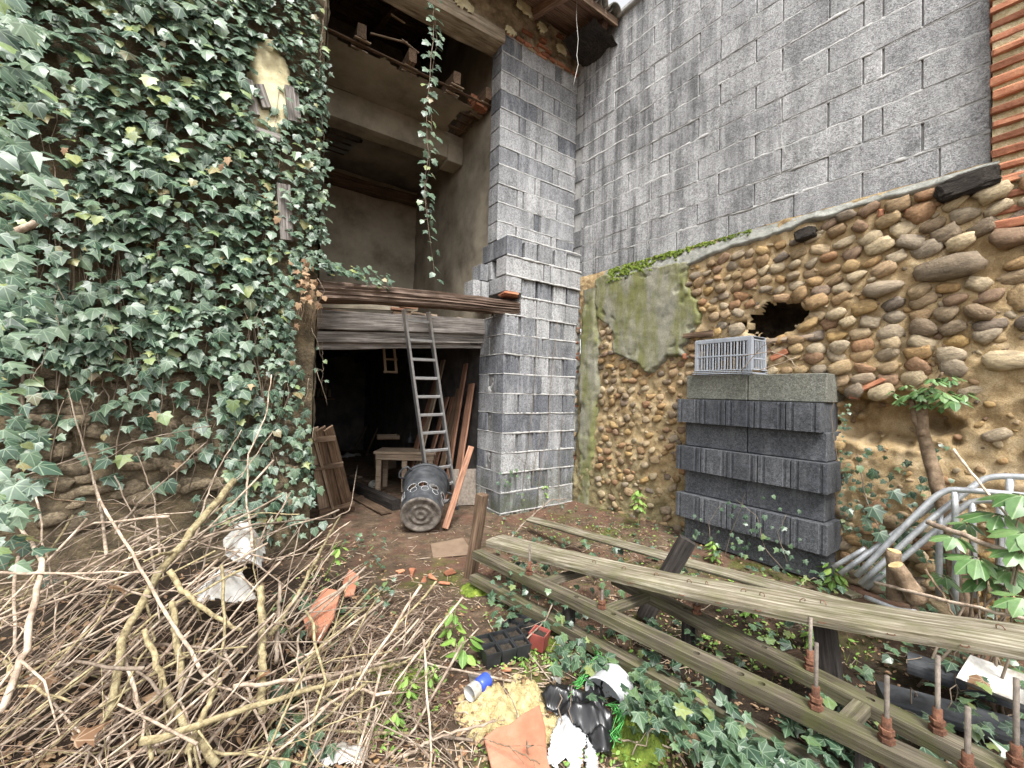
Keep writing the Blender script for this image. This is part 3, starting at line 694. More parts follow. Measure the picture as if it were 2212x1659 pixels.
# ================================================================== BARN: ivy wall, lintel, roof, upper room, lower room
JX = -1.80                                    # left jamb of the opening
barn = thing('barn', 'old barn with an open front, ivy on its left wall and a dark interior', 'barn', (-1.5, 1.2, 0))
PP = [(pY(px, py, 0).x, pY(px, py, 0).z) for px, py in ((545, 90), (590, 95), (622, 160), (632, 262), (596, 300), (545, 282), (520, 268), (545, 170))]
def fac_n(x, z):
    n = .03 * fr(61, (x * 2, z * 2, 0), 4) + .015 * fr(62, (x * 11, z * 11, 0), 4)
    return n + .05 * (1 - sstep(.0, 1.1, z))
put('facade', hfield(lambda s, z, o: Vector((s, -o, z)), -5.2, JX, -.05, 6.2, .035, fac_n), 'facade', barn)
put('facade_core', bevbox(3.4, .40, 6.2, .02), 'facade', barn, Matrix.Translation((-5.2, .04, -.02)))
put('plaster_patch', hfield(lambda s, z, o: Vector((s, -o, z)), -2.6, -1.85, 2.9, 4.2, .016, lambda s, z: (lambda d: None if d < -.02 else .03 * sstep(-.015, .015, d) + .025 + .01 * fr(64, (s * 8, z * 8, 0), 4))(pdist(s, z, PP) + .03 * fr(63, (s * 8, z * 8, 0), 4))), 'creamplaster', barn)
for a, b, ww in (((535, 175), (550, 250), .07), ((558, 185), (575, 235), .06), ((628, 190), (636, 265), .09), ((545, 280), (605, 302), .06), ((612, 400), (620, 520), .09)):
    board('stud', pY(*a, -.07), pY(*b, -.07), .05, ww, 'greyboard', barn, up=(1, 0, .2), groove=.006)
SR = [stone_mesh(i + 40, .7) for i in range(6)]
for m in SR: m.materials.clear(); m.materials.append(MT['rubble'])
for i in range(150):
    px, py = U(20, 640), U(780, 1130); p = pY(px, py, 0)
    if p.z < .05: continue
    a = U(.04, .085); put('rubble_stone', SR[i % 6], None, barn, Matrix.Translation((p.x, -fac_n(p.x, p.z), p.z)) @ Matrix.Rotation(U(-.4, .4), 4, 'Y') @ Matrix.Diagonal((a, a * .7, a * U(.7, 1), 1)))
put('jamb', hfield(lambda s, z, o: Vector((JX + o, s, z)), -.02, .45, -.05, 6.1, .035, lambda s, z: .01 + .015 * fr(66, (s * 8, z * 8, 0), 4)), 'facade', barn)
# lintel and flaking masonry band over the opening
board('lintel', Vector((JX - .25, .30, 5.10)), Vector((.02, .30, 5.16)), .26, .15, 'lintel', barn, groove=.012, seed=5)
put('masonry_band', hfield(lambda s, z, o: Vector((s, .20 - o, z)), JX - .1, 1.13, 5.14, 5.95, .018, lambda s, z: None if z < 5.10 else -.02 + .02 * fr(67, (s * 4, z * 4, 0), 4) + .012 * fr(68, (s * 15, z * 15, 0), 4)), 'bandwall', barn)
put('band_core', bevbox(1.13 - JX + .1, .20, .75, .01), 'bandwall', barn, Matrix.Translation((JX - .1, .235, 5.22)))
put('bed_course', hfield(lambda s, z, o: Vector((s, .20 - o, z)), .0, 1.13, UT - .02, 5.25, .015, lambda s, z: -.0 + .02 * fr(69, (s * 9, z * 9, 0), 4)), 'bandwall', barn)
for i in range(9):
    x = .05 + i * .12; put('brick_scrap', bevbox(U(.07, .12), .06, .035, .005, .004, i), 'brick', barn, Matrix.Translation((x, .17, UT - .012 + U(0, .01))) @ Matrix.Rotation(U(-.1, .1), 4, 'Y'))
for (px, py, a, b) in ((1135, 20, .13, .08), (1212, 108, .09, .06), (1105, 70, .09, .05), (1000, 8, .12, .06), (1170, 62, .07, .05)):
    p = pY(px, py, .17); put('plaster_flake', hfield(lambda s, z, o: Vector((s, .17 - o, z)), p.x - a, p.x + a, p.z - b, p.z + b, .012, lambda s, z: (lambda d: None if d > 1.05 else .022 * (1 - sstep(.85, 1., d)) + .004 * fr(71, (s * 20, z * 20, 0), 2))(math.hypot((s - p.x) / a, (z - p.z) / b) + .5 * fr(72, (s * 9, z * 9, 0), 3))), 'creamplaster', barn)
for i in range(26):
    p = pY(U(1150, 1240), 0, .2); x = U(.25, 1.08); z = U(5.18, 5.6)
    put('brick_scrap', bevbox(U(.08, .16), .06, U(.03, .045), .006, .004, i % 9), 'bandwall' if i % 3 else 'brick', barn, Matrix.Translation((x, .185, z)) @ Matrix.Rotation(U(-.08, .08), 4, 'Y'))
# roof: rafters, boards, canal tiles
roof = thing('tiled_roof', 'weathered tile roof edge with brown soffit boards at the top of the photo', 'roof', (-.3, -.3, 5.4))
EY, EZ = -.44, 5.36; SL = .36
def rz(y): return EZ + (y - EY) * SL
X1 = 1.10
for i in range(34):
    y0 = EY + .01 + i * .118
    if y0 > 3.0: break
    board('soffit_board', Vector((-4.2, y0 + .055, rz(y0 + .055) + .09)), Vector((X1, y0 + .055, rz(y0 + .055) + .09)), .112, .018, 'soffit', roof, up=(0, -SL, 1), groove=.001, warp=.004, nseg=8)
xr = pY(1150, 45, .2).x
for i in range(-7, 2):
    x = xr + i * .58
    if x > X1: continue
    board('rafter', Vector((x, EY + .06, rz(EY + .06) + .035)), Vector((x, 2.9, rz(2.9) + .035)), .075, .09, 'soffit', roof, groove=.004, warp=.01)
board('fascia', Vector((-4.2, EY, EZ + .075)), Vector((X1, EY, EZ + .075)), .03, .085, 'brownwood', roof, groove=.003)
def half_tile(L, r0, r1, th=.014, n=10):
    v = []; f = []
    for (y, r) in ((0, r0), (L, r1)):
        for rr in (r, r - th):
            for j in range(n + 1): a = math.pi * j / n; v.append((rr * math.cos(a), y, rr * math.sin(a)))
    k = n + 1
    for j in range(n):
        f += [[j, 2 * k + j, 2 * k + j + 1, j + 1], [k + j, k + j + 1, 3 * k + j + 1, 3 * k + j], [j, j + 1, k + j + 1, k + j], [2 * k + j, 3 * k + j, 3 * k + j + 1, 2 * k + j + 1]]
    f += [[0, k, 3 * k, 2 * k], [n, 2 * k + n, 3 * k + n, k + n]]
    return mesh('tile', v, f, True)
MT['tile'] = M('grey_canal_tile', [(.075, .075, .068), (.15, .145, .125), (.24, .19, .15)], 10, bump=.6, bsc=80, rnd=.3)
HT = half_tile(.45, .095, .075)
for row in range(2):
    for i in range(24):
        x = X1 - .10 - i * .205; y = EY - .06 + row * .38
        m = Matrix.Translation((x, y, rz(y) + .125)) @ Matrix.Rotation(math.atan(SL), 4, 'X') @ Matrix.Rotation(U(-.03, .03), 4, 'Z'); put('tile', HT, 'tile', roof, m)
        m = Matrix.Translation((x - .10, y + .02, rz(y) + .20)) @ Matrix.Rotation(math.atan(SL), 4, 'X') @ Matrix.Rotation(math.pi, 4, 'Y'); put('tile', HT, 'tile', roof, m)
put('roof_deck', bevbox(5.4, 3.6, .03, .005), 'blackwood', roof, Matrix.Translation((-4.3, EY + .02, rz(EY + .02) + .112)) @ Matrix.Rotation(math.atan(SL), 4, 'X'))
# torn dark felt hanging in the corner by the block wall
put('torn_felt', hfield(lambda s, z, o: Vector((.78 + s * .36, .12 - .55 * z + .0, 5.34 + .10 * (1 - z) - .13 * s + o)), 0, 1, 0, 1, .07, lambda s, z: .05 * fr(75, (s * 3, z * 3, 0), 3)), 'blackwood', roof)

# ------------------------------------------------------------------ upper room
BY = 2.78; FZ = 2.02
def slab(name, x0, x1, y0, y1, z0, z1, mat, par=None): return put(name, bevbox(x1 - x0, y1 - y0, z1 - z0, .006), mat, par or barn, Matrix.Translation((x0, y0, z0)))
put('upper_back_wall', hfield(lambda s, z, o: Vector((s, BY - o, z)), -4.4, .25, FZ, 6.8, .06, lambda s, z: .02 * fr(81, (s * 2, z * 2, 0), 4)), 'plaster', barn)
put('upper_side_wall', hfield(lambda s, z, o: Vector((.08 - o, s, z)), .40, BY + .02, FZ, 6.6, .06, lambda s, z: .02 * fr(82, (s * 2, z * 2, 0), 4) + .012 * fr(83, (s * 9, z * 9, 0), 3)), 'plaster', barn)
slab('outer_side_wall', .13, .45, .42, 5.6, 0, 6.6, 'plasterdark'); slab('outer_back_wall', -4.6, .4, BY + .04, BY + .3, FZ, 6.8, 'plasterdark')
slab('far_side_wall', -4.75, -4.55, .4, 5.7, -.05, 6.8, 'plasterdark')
CZ = 4.56
hole = [pZ(px, py, CZ - .1) for px, py in ((690, 268), (735, 268), (800, 300), (812, 345), (790, 360), (812, 400), (800, 420), (690, 400))]
def ceil_n(x, y):
    edge = .52 + .06 * fr(84, (x * 4, 0, 0), 4) + (.12 * sstep(-.7, .0, x))
    if y < edge: return None
    tear = 1 - math.hypot((x - .0) / .35, (y - 1.0) / .55) + .5 * fr(86, (x * 5, y * 5, 0), 4)
    if tear > .35: return None
    return .012 * fr(85, (x * 2, y * 2, 0), 4)
put('ceiling_plaster', hfield(lambda s, z, o: Vector((s, z, CZ - o)), -4.3, .07, .42, 1.22, .025, ceil_n), 'plaster', barn)
HP = [(p.x, p.y) for p in hole]
def ceil2(x, y):
    d = -pdist(x, y, HP) + .10 * fr(87, (x * 5, y * 5, 0), 4)
    if x < -1.05 + .14 * fr(88, (y * 5, 0, 0), 4) and y < 2.35: return None
    return .02 * fr(89, (x * 3, y * 3, 0), 4)
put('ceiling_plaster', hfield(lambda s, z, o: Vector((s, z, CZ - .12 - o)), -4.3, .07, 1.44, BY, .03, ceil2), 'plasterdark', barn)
put('ceiling_beam', rough_bar(4.4, .24, .34, 8, .006, .01, 30), 'plaster', barn, along(Vector((-4.3, 1.33, CZ - .19)), Vector((.07, 1.33, CZ - .15)))[0])
slab('beam_pad', -.14, .07, 1.19, 1.46, CZ - .36, CZ - .14, 'plaster')
board('wall_plate', Vector((-4.3, BY - .10, 4.25)), Vector((.05, BY - .10, 4.25)), .16, .14, 'brownwood', barn, groove=.02)
for i, x in enumerate((-3.2, -2.6, -1.95, -1.42, -.92, -.42, -.02)):
    board('joist', Vector((x, .42, CZ + .10)), Vector((x + .04, BY, CZ + .10)), .085, .13, 'brownwood', barn, groove=.01)
    for j in range(9):
        if R.random() < .8: board('lath', Vector((x - .06, .44 + j * .045, CZ + .028)), Vector((x + .075 + U(0, .03), .445 + j * .045, CZ + .028 + U(-.004, .004))), .024, .010, 'palewood', barn, groove=.001, warp=.0, nseg=2)
for i in range(16):
    y = .50 + i * .15; board('lath', Vector((-4.2, y, CZ + .02)), Vector((.06, y, CZ + .02)), .035, .010, 'brownwood', barn, groove=.001, warp=.003, nseg=6)
for (a, b, ya, yb) in (((800, 72), (880, 92), .55, .5), ((868, 85), (905, 115), .5, .5), ((845, 30), (875, 50), .55, .55)): board('lath', pY(*a, ya), pY(*b, yb), .02, .008, 'palewood', barn, groove=.001)
for i in range(7): put('brick', bevbox(.11, .1, .045, .006, .004, i), 'brick', barn, Matrix.Translation((-.13 + .05 * (i % 2) - .0, .50 + .02 * i, CZ - .02 + .05 * (i // 2))) @ Matrix.Rotation(U(-.2, .2), 4, 'Z'))
# upper floor between the storeys
for i in range(16): board('floor_board', Vector((-4.5, .48 + .148 * i, FZ - .03)), Vector((.08, .48 + .148 * i, FZ - .03)), .142, .03, 'brownwood', barn, groove=.001, nseg=4)
for x in (-4.0, -3.2, -2.4, -1.6, -.8, -.1): board('floor_joist', Vector((x, .45, FZ - .13)), Vector((x, 5.5, FZ - .13)), .09, .15, 'blackwood', barn, groove=.006)
# ------------------------------------------------------------------ lower room
LB = 5.4
wa, wb = pY(640, 783, LB), pY(679, 808, LB)
def lb(s, z): return None if wa.x < s < wb.x and wb.z < z < wa.z else .02 * fr(91, (s * 2, z * 2, 0), 4)
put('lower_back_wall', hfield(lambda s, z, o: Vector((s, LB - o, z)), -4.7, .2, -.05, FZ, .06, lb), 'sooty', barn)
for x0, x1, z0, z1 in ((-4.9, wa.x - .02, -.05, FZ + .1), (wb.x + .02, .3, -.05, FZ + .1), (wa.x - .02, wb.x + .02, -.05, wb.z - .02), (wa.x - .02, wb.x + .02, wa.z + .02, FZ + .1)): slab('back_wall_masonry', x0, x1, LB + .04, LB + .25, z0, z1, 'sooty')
slab('rear_ceiling', -4.7, .3, BY, 5.6, FZ - .04, FZ + .06, 'blackwood')
win = slab('window', wa.x, wb.x, LB + .10, LB + .12, wb.z, wa.z, 'whitepaint')
wm = bpy.data.materials.new('frosted_pane'); wm.use_nodes = True; t = wm.node_tree; tr = t.nodes.new('ShaderNodeBsdfTranslucent'); tr.inputs[0].default_value = (.85, .88, .9, 1); t.links.new(tr.outputs[0], t.nodes['Material Output'].inputs[0])
win.data = win.data.copy(); win.data.materials.clear(); win.data.materials.append(wm)
bar = MB(); 
for x in (wa.x, (wa.x * .6 + wb.x * .4), wb.x): bar.box((x, LB + .08, (wa.z + wb.z) / 2), (.02, .02, wa.z - wb.z))
bar.build('window_frame', 'blackwood', win)
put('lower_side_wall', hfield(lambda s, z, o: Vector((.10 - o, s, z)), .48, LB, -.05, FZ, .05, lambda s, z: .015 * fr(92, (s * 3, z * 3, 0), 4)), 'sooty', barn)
put('floor_slab', hfield(lambda s, z, o: Vector((s, z, .012 + o)), -4.6, .2, .02, 5.45, .06, lambda s, z: .012 * fr(93, (s * 2, z * 2, 0), 4) - .02 * (1 - sstep(.0, .25, z))), 'ground', barn)
# ledger boards nailed across the top of the lower opening
def pyb(name, a0, a1, b0, b1, Y, th, mat, seed, par=barn):
    """board across the opening from photo edge points: left top/bottom, right top/bottom"""
    lt, lbm, rt, rb = pY(*a0, Y), pY(*a1, Y), pY(*b0, Y), pY(*b1, Y); h = ((lt - lbm).length + (rt - rb).length) / 2
    return board(name, (lt + lbm) / 2, (rt + rb) / 2, th, h, mat, par, groove=.004, warp=.008, seed=seed, nseg=30)
pyb('ledger_board', (600, 662), (600, 710), (1045, 692), (1045, 722), .40, .04, 'greyboard', 3)
pyb('ledger_board', (600, 712), (600, 738), (1045, 722), (1045, 742), .44, .04, 'greyboard', 9)
pyb('ledger_board', (600, 737), (600, 757), (1045, 738), (1045, 752), .50, .05, 'greyboard', 15)
pyb('lime_strip', (640, 645), (640, 662), (900, 655), (900, 672), .46, .05, 'plaster', 17)
for (px, py, L, mt) in ((860, 668, .14, 'redwood'), (885, 664, .2, 'redwood'), (905, 678, .16, 'palewood'), (935, 681, .12, 'palewood'), (870, 678, .18, 'brownwood'), (925, 690, .1, 'brick'), (1005, 690, .2, 'palewood')):
    p = pY(px, py, .42); put('offcut', bevbox(L, .10, .025, .004, .003, R.randrange(9)), mt, barn, Matrix.Translation(p - Vector((L / 2, 0, .01))) @ Matrix.Rotation(U(-.15, .15), 4, 'Z'))
# ------------------------------------------------------------------ heavy timber across the opening
def old_timber():
    p0 = (pY(672, 598, -.02) + pY(672, 652, -.02)) / 2; p1 = (pY(1127, 640, -.02) + pY(1127, 682, -.02)) / 2
    m, L = along(p0 + Vector((-.12, .12, 0)), p1 + Vector((0, .12, 0))); n = 40; ns = 90; v = []; f = []
    for i in range(ns + 1):
        x = L * i / ns; dr = .012 * math.sin(math.pi * i / ns)
        for j in range(n):
            a = 2 * math.pi * j / n; c, s = math.cos(a), math.sin(a); q = 1 / max(abs(c), abs(s)) ** .55
            g = .026 * fr(101, (x * .55, j * 1.9, 0), 4) + .010 * fr(102, (x * 3, j * 1.3, 4), 3)
            hh = .078 + .008 * (1 - i / ns)
            v.append((x, c * (.105 * q * .86 + g), s * (hh * q * .9 + g) + dr + .012 * fr(103, (x * 1.2, 0, 0), 2)))
    for i in range(ns):
        for j in range(n): f.append([i * n + j, (i + 1) * n + j, (i + 1) * n + (j + 1) % n, i * n + (j + 1) % n][::-1])
    f.append(list(range(n))); f.append([ns * n + j for j in range(n)][::-1])
    return mesh('timber', v, f), m
me, m = old_timber()
tag(put('timber_beam', me, 'oldbeam', None, m), 'dark weathered furrowed oak timber spanning the barn opening', 'beam')
# loose wire by the eave
def wire(name, pts, r, mat, label, cat, group=None): return tag(MB().tube(pts, r, 5).build(name, mat, None, True), label, cat, group)
wire('hanging_cable', [pY(x, y, -.35) for x, y in ((1247, -30), (1245, 40), (1249, 85), (1246, 120), (1249, 140), (1243, 165), (1239, 183))], .003, 'wire', 'thin white cable dangling from the eaves above the block panel', 'cable')

# ================================================================== LEAVES
def proto(half, mid, fold=.16, droop=.18):
    """leaf outline (right half, base to tip) -> verts, faces, uv; base at origin, tip along +Y, face +Z"""
    v = []; idx = {}
    def ad(x, y): 
        r = math.hypot(x, y); v.append((x, y, -fold * abs(x) - droop * max(0, y) ** 2 * .8)); return len(v) - 1
    f = []
    for sgn in (1, -1):
        h = [ad(sgn * x, y) for x, y in half]; m = [ad(0, y) for y in mid]
        # fans
        for q in FANS[len(half)]: 
            a = [m[i] if k == 'm' else h[i] for k, i in q]; f.append(a if sgn > 0 else a[::-1])
    return np.array(v), f
FANS = {7: [(('m', 0), ('h', 0), ('h', 1), ('h', 2)), (('m', 0), ('h', 2), ('m', 1)), (('h', 2), ('h', 3), ('h', 4), ('m', 1)), (('m', 1), ('h', 4), ('h', 5), ('m', 2)), (('m', 2), ('h', 5), ('h', 6))],
        4: [(('m', 0), ('h', 0), ('h', 1), ('m', 1)), (('m', 1), ('h', 1), ('h', 2), ('m', 2)), (('m', 2), ('h', 2), ('h', 3))]}
IVY = [proto([(.20, -.10), (.44, -.04), (.34, .20), (.58, .42), (.27, .50), (.13, .76), (.0, 1.0)], [.0, .32, .72], .18, .14),
       proto([(.24, -.12), (.50, .02), (.38, .20), (.50, .46), (.30, .52), (.17, .74), (.0, .92)], [.0, .32, .70], .05, .28),
       proto([(.16, -.06), (.36, .0), (.30, .22), (.66, .34), (.24, .46), (.11, .78), (.0, 1.08)], [.0, .30, .74], .26, .10),
       proto([(.22, -.10), (.40, .02), (.40, .18), (.46, .40), (.32, .52), (.20, .72), (.0, .95)], [.0, .32, .70], .12, .34)]
OVAL = [proto([(.10, .12), (.25, .40), (.20, .75), (.0, 1.0)], [.0, .4, .75], .25, .25), proto([(.12, .10), (.30, .42), (.22, .74), (.0, 1.0)], [.0, .4, .75], .12, .4)]
def leaf_mesh(pr, mat, name='leaf'):
    v, f = pr; me = mesh(name, v, f, True); uvl = me.uv_layers.new(name='UVMap')
    for lp in me.loops: c = v[lp.vertex_index]; uvl.data[lp.index].uv = (c[0] + .5, c[1] * .8 + .2)
    me.materials.append(MT[mat]); return me
def cloud(name, leaves, protos, mat, parent=None):
    """leaves: (pos, normal, tip, size) joined into one mesh with a per-leaf random value"""
    V = []; F = []; UV = []; RN = []; k = 0
    for (p, n, t, sz, pi) in leaves:
        v, f = protos[pi]; n = n.normalized(); t = (t - n * t.dot(n)).normalized(); x = t.cross(n)
        B = np.array((x, t, n)) * sz; V.append(v @ B + np.array(p)); F += [[i + k for i in q] for q in f]; k += len(v)
        UV.append(v[:, :2] * (1, .8) + (.5, .2)); RN += [R.random()] * len(v)
    V = np.concatenate(V); UV = np.concatenate(UV)
    me = bpy.data.meshes.new(name); me.from_pydata(V.tolist(), [], F); me.update()
    me.polygons.foreach_set('use_smooth', [True] * len(me.polygons))
    li = np.zeros(len(me.loops), int); me.loops.foreach_get('vertex_index', li)
    me.uv_layers.new(name='UVMap').data.foreach_set('uv', UV[li].astype(np.float32).ravel())
    at = me.attributes.new('rnd', 'FLOAT', 'POINT'); at.data.foreach_set('value', np.array(RN, np.float32))
    me.materials.append(MT[mat]); o = put(name, me, None, parent); return o
LM = {}
def lmesh(kind, i, mat):
    k = (kind, i, mat)
    if k not in LM: LM[k] = leaf_mesh((IVY if kind == 'ivy' else OVAL)[i], mat)
    return LM[k]
def leafm(p, n, t, sz):
    n = n.normalized(); t = (t - n * t.dot(n)).normalized(); x = t.cross(n); m = Matrix((x * sz, t * sz, n * sz)).transposed().to_4x4(); m.translation = p; return m
def leaves_out(root, L, kind, mat, maxparts=300, rest='foliage'):
    """the leaves that show largest become parts, the rest one joined part"""
    def key(l):
        x, y, d = pix(l[0]); 
        return l[3] / d if (-20 < x < PW + 20 and -20 < y < PH + 20 and d > .1) else 0
    L = sorted(L, key=key, reverse=True)
    for p, n, t, sz, pi in L[:maxparts]: put('leaf', lmesh(kind, pi, mat), None, root, leafm(p, n, t, sz))
    if len(L) > maxparts: tag(cloud(rest, L[maxparts:], IVY if kind == 'ivy' else OVAL, mat, root), kind='stuff')
def rv(s=1): return Vector((R.gauss(0, s), R.gauss(0, s), R.gauss(0, s)))

# ------------------------------------------------------------------ ivy on the left wall
ivy = thing('ivy_plant', 'dense green ivy covering the left wall of the barn', 'ivy', (-2.6, -.05, .1))
def ivy_d(px, py):
    d = 1.
    if 55 < px < 150 and 110 < py < 430: d = .30
    if py > 820: d = .62
    if 90 < px < 480 and 800 < py < 1010: d = .20
    if px < 90 and py > 800: d = .40
    if py > 1000: d = .10 if px < 480 else .55
    if py > 1130: d = 0 if px < 520 else .2
    if math.hypot((px - 575) / 46, (py - 195) / 92) < 1: d = .16
    if 590 < px < 640 and 250 < py < 520: d *= .5
    if 425 < px < 500 and 410 < py < 480: d *= .4
    return d
def edge_x(py):
    return np.interp(py, [0, 150, 300, 420, 560, 600, 660, 760, 900, 1000, 1150], [690, 705, 695, 700, 700, 640, 630, 640, 660, 672, 690])
L = []
for i in range(11500):
    x = U(-4.3, -1.66); z = U(.15, 4.6); y = -.03 - abs(R.gauss(0, .055)) - .05 * (fr(111, (x * 2, z * 2, 0), 2) + .3)
    p = Vector((x, y, z)); px, py, d = pix(p)
    if px < -250 or py < -250: continue
    if px > edge_x(py) + R.gauss(0, 9): continue
    clump = .5 + .9 * fr(112, (x * 3.2, z * 3.2, 1), 3)
    if R.random() > ivy_d(px, py) * (.55 + .75 * max(0, clump)): continue
    sz = .040 + .066 * R.random() ** 1.4
    if px > 560: sz *= .8
    n = Vector((U(-.45, .35), -1, U(.25, 1.25))) + rv(.22); t = Vector((U(-.2, .7), -.35, -1)) + rv(.28)
    L.append((p, n, t, sz, R.randrange(4)))
# the fringe along the opening and over the timber
for i in range(300):
    py = U(0, 1080); px = edge_x(py) + U(-35, 8); p = pY(px, py, U(-.18, .06)); L.append((p, Vector((U(-.2, .6), -1, U(0, .8))) + rv(.3), Vector((U(0, .8), -.2, -1)) + rv(.3), U(.028, .05), R.randrange(4)))
for i in range(130):
    t = R.random(); px = 640 + 205 * t; py = 585 + 25 * t + R.gauss(0, 10) - 26 * (1 - t); p = pY(px, py, U(-.10, .10)); L.append((p, Vector((U(-.2, .3), -.8, 1)) + rv(.3), Vector((.8, -.3, -.6)) + rv(.4), U(.035, .06), R.randrange(4)))
# long trails that stand out towards the camera on the far left
for i in range(330):
    py = U(-20, 1250); px = U(-60, 40 + 60 * abs(math.sin(py / 90.))); dd = U(1.45, 2.0)
    if py > 700 and R.random() < .45: continue
    p = pD(px, py, dd); n = (CAM - p).normalized() * .6 + Vector((.1, -.2, .8)) + rv(.25); L.append((p, n, Vector((.6, .1, -.9)) + rv(.3), U(.045, .085), R.randrange(4)))
leaves_out(ivy, L, 'ivy', 'ivy', 300)
def vine(pts, r0, r1, wob=.02, n=12):
    pts = [Vector(p) for p in pts]; out = []
    for i in range(n + 1):
        t = i / n * (len(pts) - 1); k = min(int(t), len(pts) - 2); q = pts[k].lerp(pts[k + 1], t - k)
        out.append(q + rv(wob * .5))
    return out, [r0 + (r1 - r0) * i / n for i in range(n + 1)]
for i in range(46):
    px = U(30, 660); y0 = U(700, 1080); y1 = y0 - U(250, 620); x1 = px + U(-70, 90)
    a, r = vine([pY(px, y0, -.05), pY((px + x1) / 2 + U(-25, 25), (y0 + y1) / 2, -.06), pY(x1, y1, -.05)], U(.005, .014) if i % 6 == 0 else U(.002, .005), .0015, .02, 10)
    MB().tube(a, r, 5).build('stem', 'vine', ivy, True)
for i in range(40):   # thin hanging stalks
    px = U(60, 690); py = U(600, 1000); p = pY(px, py, -.12); a, r = vine([p, p + Vector((U(-.05, .05), -.03, -.1)), p + Vector((U(-.08, .12), U(-.05, .02), -U(.15, .32)))], .0022, .001, .006, 6); MB().tube(a, r, 4).build('stem', 'vine', ivy, True)
a, r = vine([pY(20, 505, -.5), pY(70, 485, -.5), pY(98, 458, -.5)], .018, .015, .004, 6); MB().tube(a, r, 8).build('cut_stem', 'bark', ivy, True)
DL = []
for (px, py) in ((665, 590), (655, 605), (690, 655), (640, 700), (632, 780), (490, 340), (478, 355), (385, 1000), (330, 890), (672, 640), (600, 470), (140, 320), (700, 640), (645, 655), (540, 830)): DL.append((pY(px, py, -.22), Vector((U(-.4, .4), -1, .3)) + rv(.3), Vector((U(-.3, .3), 0, -1)) + rv(.3), U(.04, .06), R.randrange(4)))
for i in range(34):
    DL.append((pY(R.gauss(662, 16), R.gauss(605, 22), U(-.24, -.12)), Vector((U(-.4, .4), -1, .3)) + rv(.4), Vector((U(-.3, .3), 0, -1)) + rv(.4), U(.03, .055), R.randrange(4)))
for i in range(26):
    px = U(640, 695); py = U(640, 665); p = pY(px, py, -.1); MB().tube([p, p + Vector((U(-.02, .02), -.01, -.08)), p + Vector((U(-.04, .04), U(-.02, .02), -U(.14, .28)))], .0014, 4).build('dry_stalk', 'trunk', ivy, True)
tag(cloud('dead_leaves', DL, IVY, 'deadleaf', ivy), kind='stuff')

# hanging trail in front of the upper opening
def strand(name, label, pts, Y, nl, r=.0035, sz=(.048, .085), mat='ivy', side=.06):
    P = [pY(x, y, Y) for x, y in pts]; root = thing(name, label, 'ivy', P[-1])
    a, rr = vine(P, r, r * .6, .008, 26); MB().tube(a, rr, 5).build('stem', 'vine', root, True)
    for i in range(nl):
        t = (i + .5) / nl * 26; k = min(int(t), 25); p = a[k].lerp(a[k + 1], t - k); sd = 1 if i % 2 else -1; s = U(*sz)
        d = Vector((sd * U(.3, 1), U(-.7, .1), U(-.5, .3))).normalized() * U(.2, 1) * side; q = p + d
        MB().tube([p, q], .0012, 3).build('leaf_stalk', 'vine', root)
        put('leaf', lmesh('ivy', R.randrange(4), mat), None, root, leafm(q, Vector((d.x * 5, -1, U(.2, 1.2))) + rv(.25), Vector((sd * .5, -.2, -1)) + rv(.25), s))
    return root
strand('ivy_strand', 'long ivy trail dangling freely in front of the upper opening', [(930, -20), (938, 60), (930, 150), (920, 260), (926, 330), (916, 420), (926, 500), (940, 610)], -.12, 50)
strand('ivy_strand', 'second slim stem curling beside the long dangling ivy trail', [(935, 20), (945, 90), (928, 200), (934, 300), (920, 400), (926, 480)], -.09, 34, .0025)
strand('ivy_strand', 'sparse thin ivy shoot with few leaves at top left of the opening', [(702, 0), (698, 60), (692, 130), (688, 170)], -.14, 5, .003, (.03, .045))
strand('ivy_strand', 'short ivy sprig hanging in the dark doorway under the grey boards', [(696, 740), (698, 790), (695, 830)], .0, 4, .0015, (.03, .04))
strand('ivy_strand', 'tiny twin-leafed ivy shoot beside the dangling stalks below the plaster', [(695, 250), (700, 300), (690, 330)], -.16, 3, .0015, (.02, .03))

# ------------------------------------------------------------------ ivy over the ground on the right
gi = thing('ground_ivy', 'ivy creeping over the ground under and around the long plank', 'ivy', G(-.2, -2.4))
L = []
def gl(px, py, h, sz):
    if 1000 < px < 1350 and 1440 < py < 1660 and R.random() < .93: return
    if 1010 < px < 1190 and 1350 < py < 1450: return
    p = gp(px, py, h); L.append((p, Vector((U(-.5, .3), U(-.6, .2), 1)) + rv(.25), rv(1) + Vector((-.3, -.6, -.25)), sz, R.randrange(4)))
for i in range(1700):
    px = U(1060, 2230); py = U(1150, 1680)
    lim = 1140 + (px - 1040) * .10; low = np.interp(px, [1060, 1200, 1400, 1500, 1700, 2000, 2212], [1330, 1480, 1560, 1680, 1700, 1700, 1700])
    if py < lim or py > low + U(-30, 30): continue
    if fr(121, (px / 90, py / 90, 0), 3) < -.12 + .35 * (R.random() - .5): continue
    gl(px, py, U(.02, .20), U(.028, .062))
for i in range(260):   # thick band in front of the rail
    t = R.random(); px = 1240 + 640 * t; py = 1400 + 330 * t + U(-20, 90); gl(px, py, U(.03, .15), U(.035, .065))
for i in range(90): gl(U(1850, 2230), U(1180, 1320), U(.02, .3), U(.04, .07))
for i in range(60): gl(U(580, 720), U(1230, 1680), U(.02, .1), U(.035, .06))
for i in range(120): gl(U(1080, 1480), U(1090, 1190), U(.0, .05), U(.02, .04))
for i in range(40): gl(U(1060, 1230), U(1200, 1340), U(.05, .3), U(.03, .05))
for i in range(60): gl(U(740, 850), U(1150, 1330), U(.03, .12), U(.02, .04))
leaves_out(gi, L, 'ivy', 'ivyg', 300)
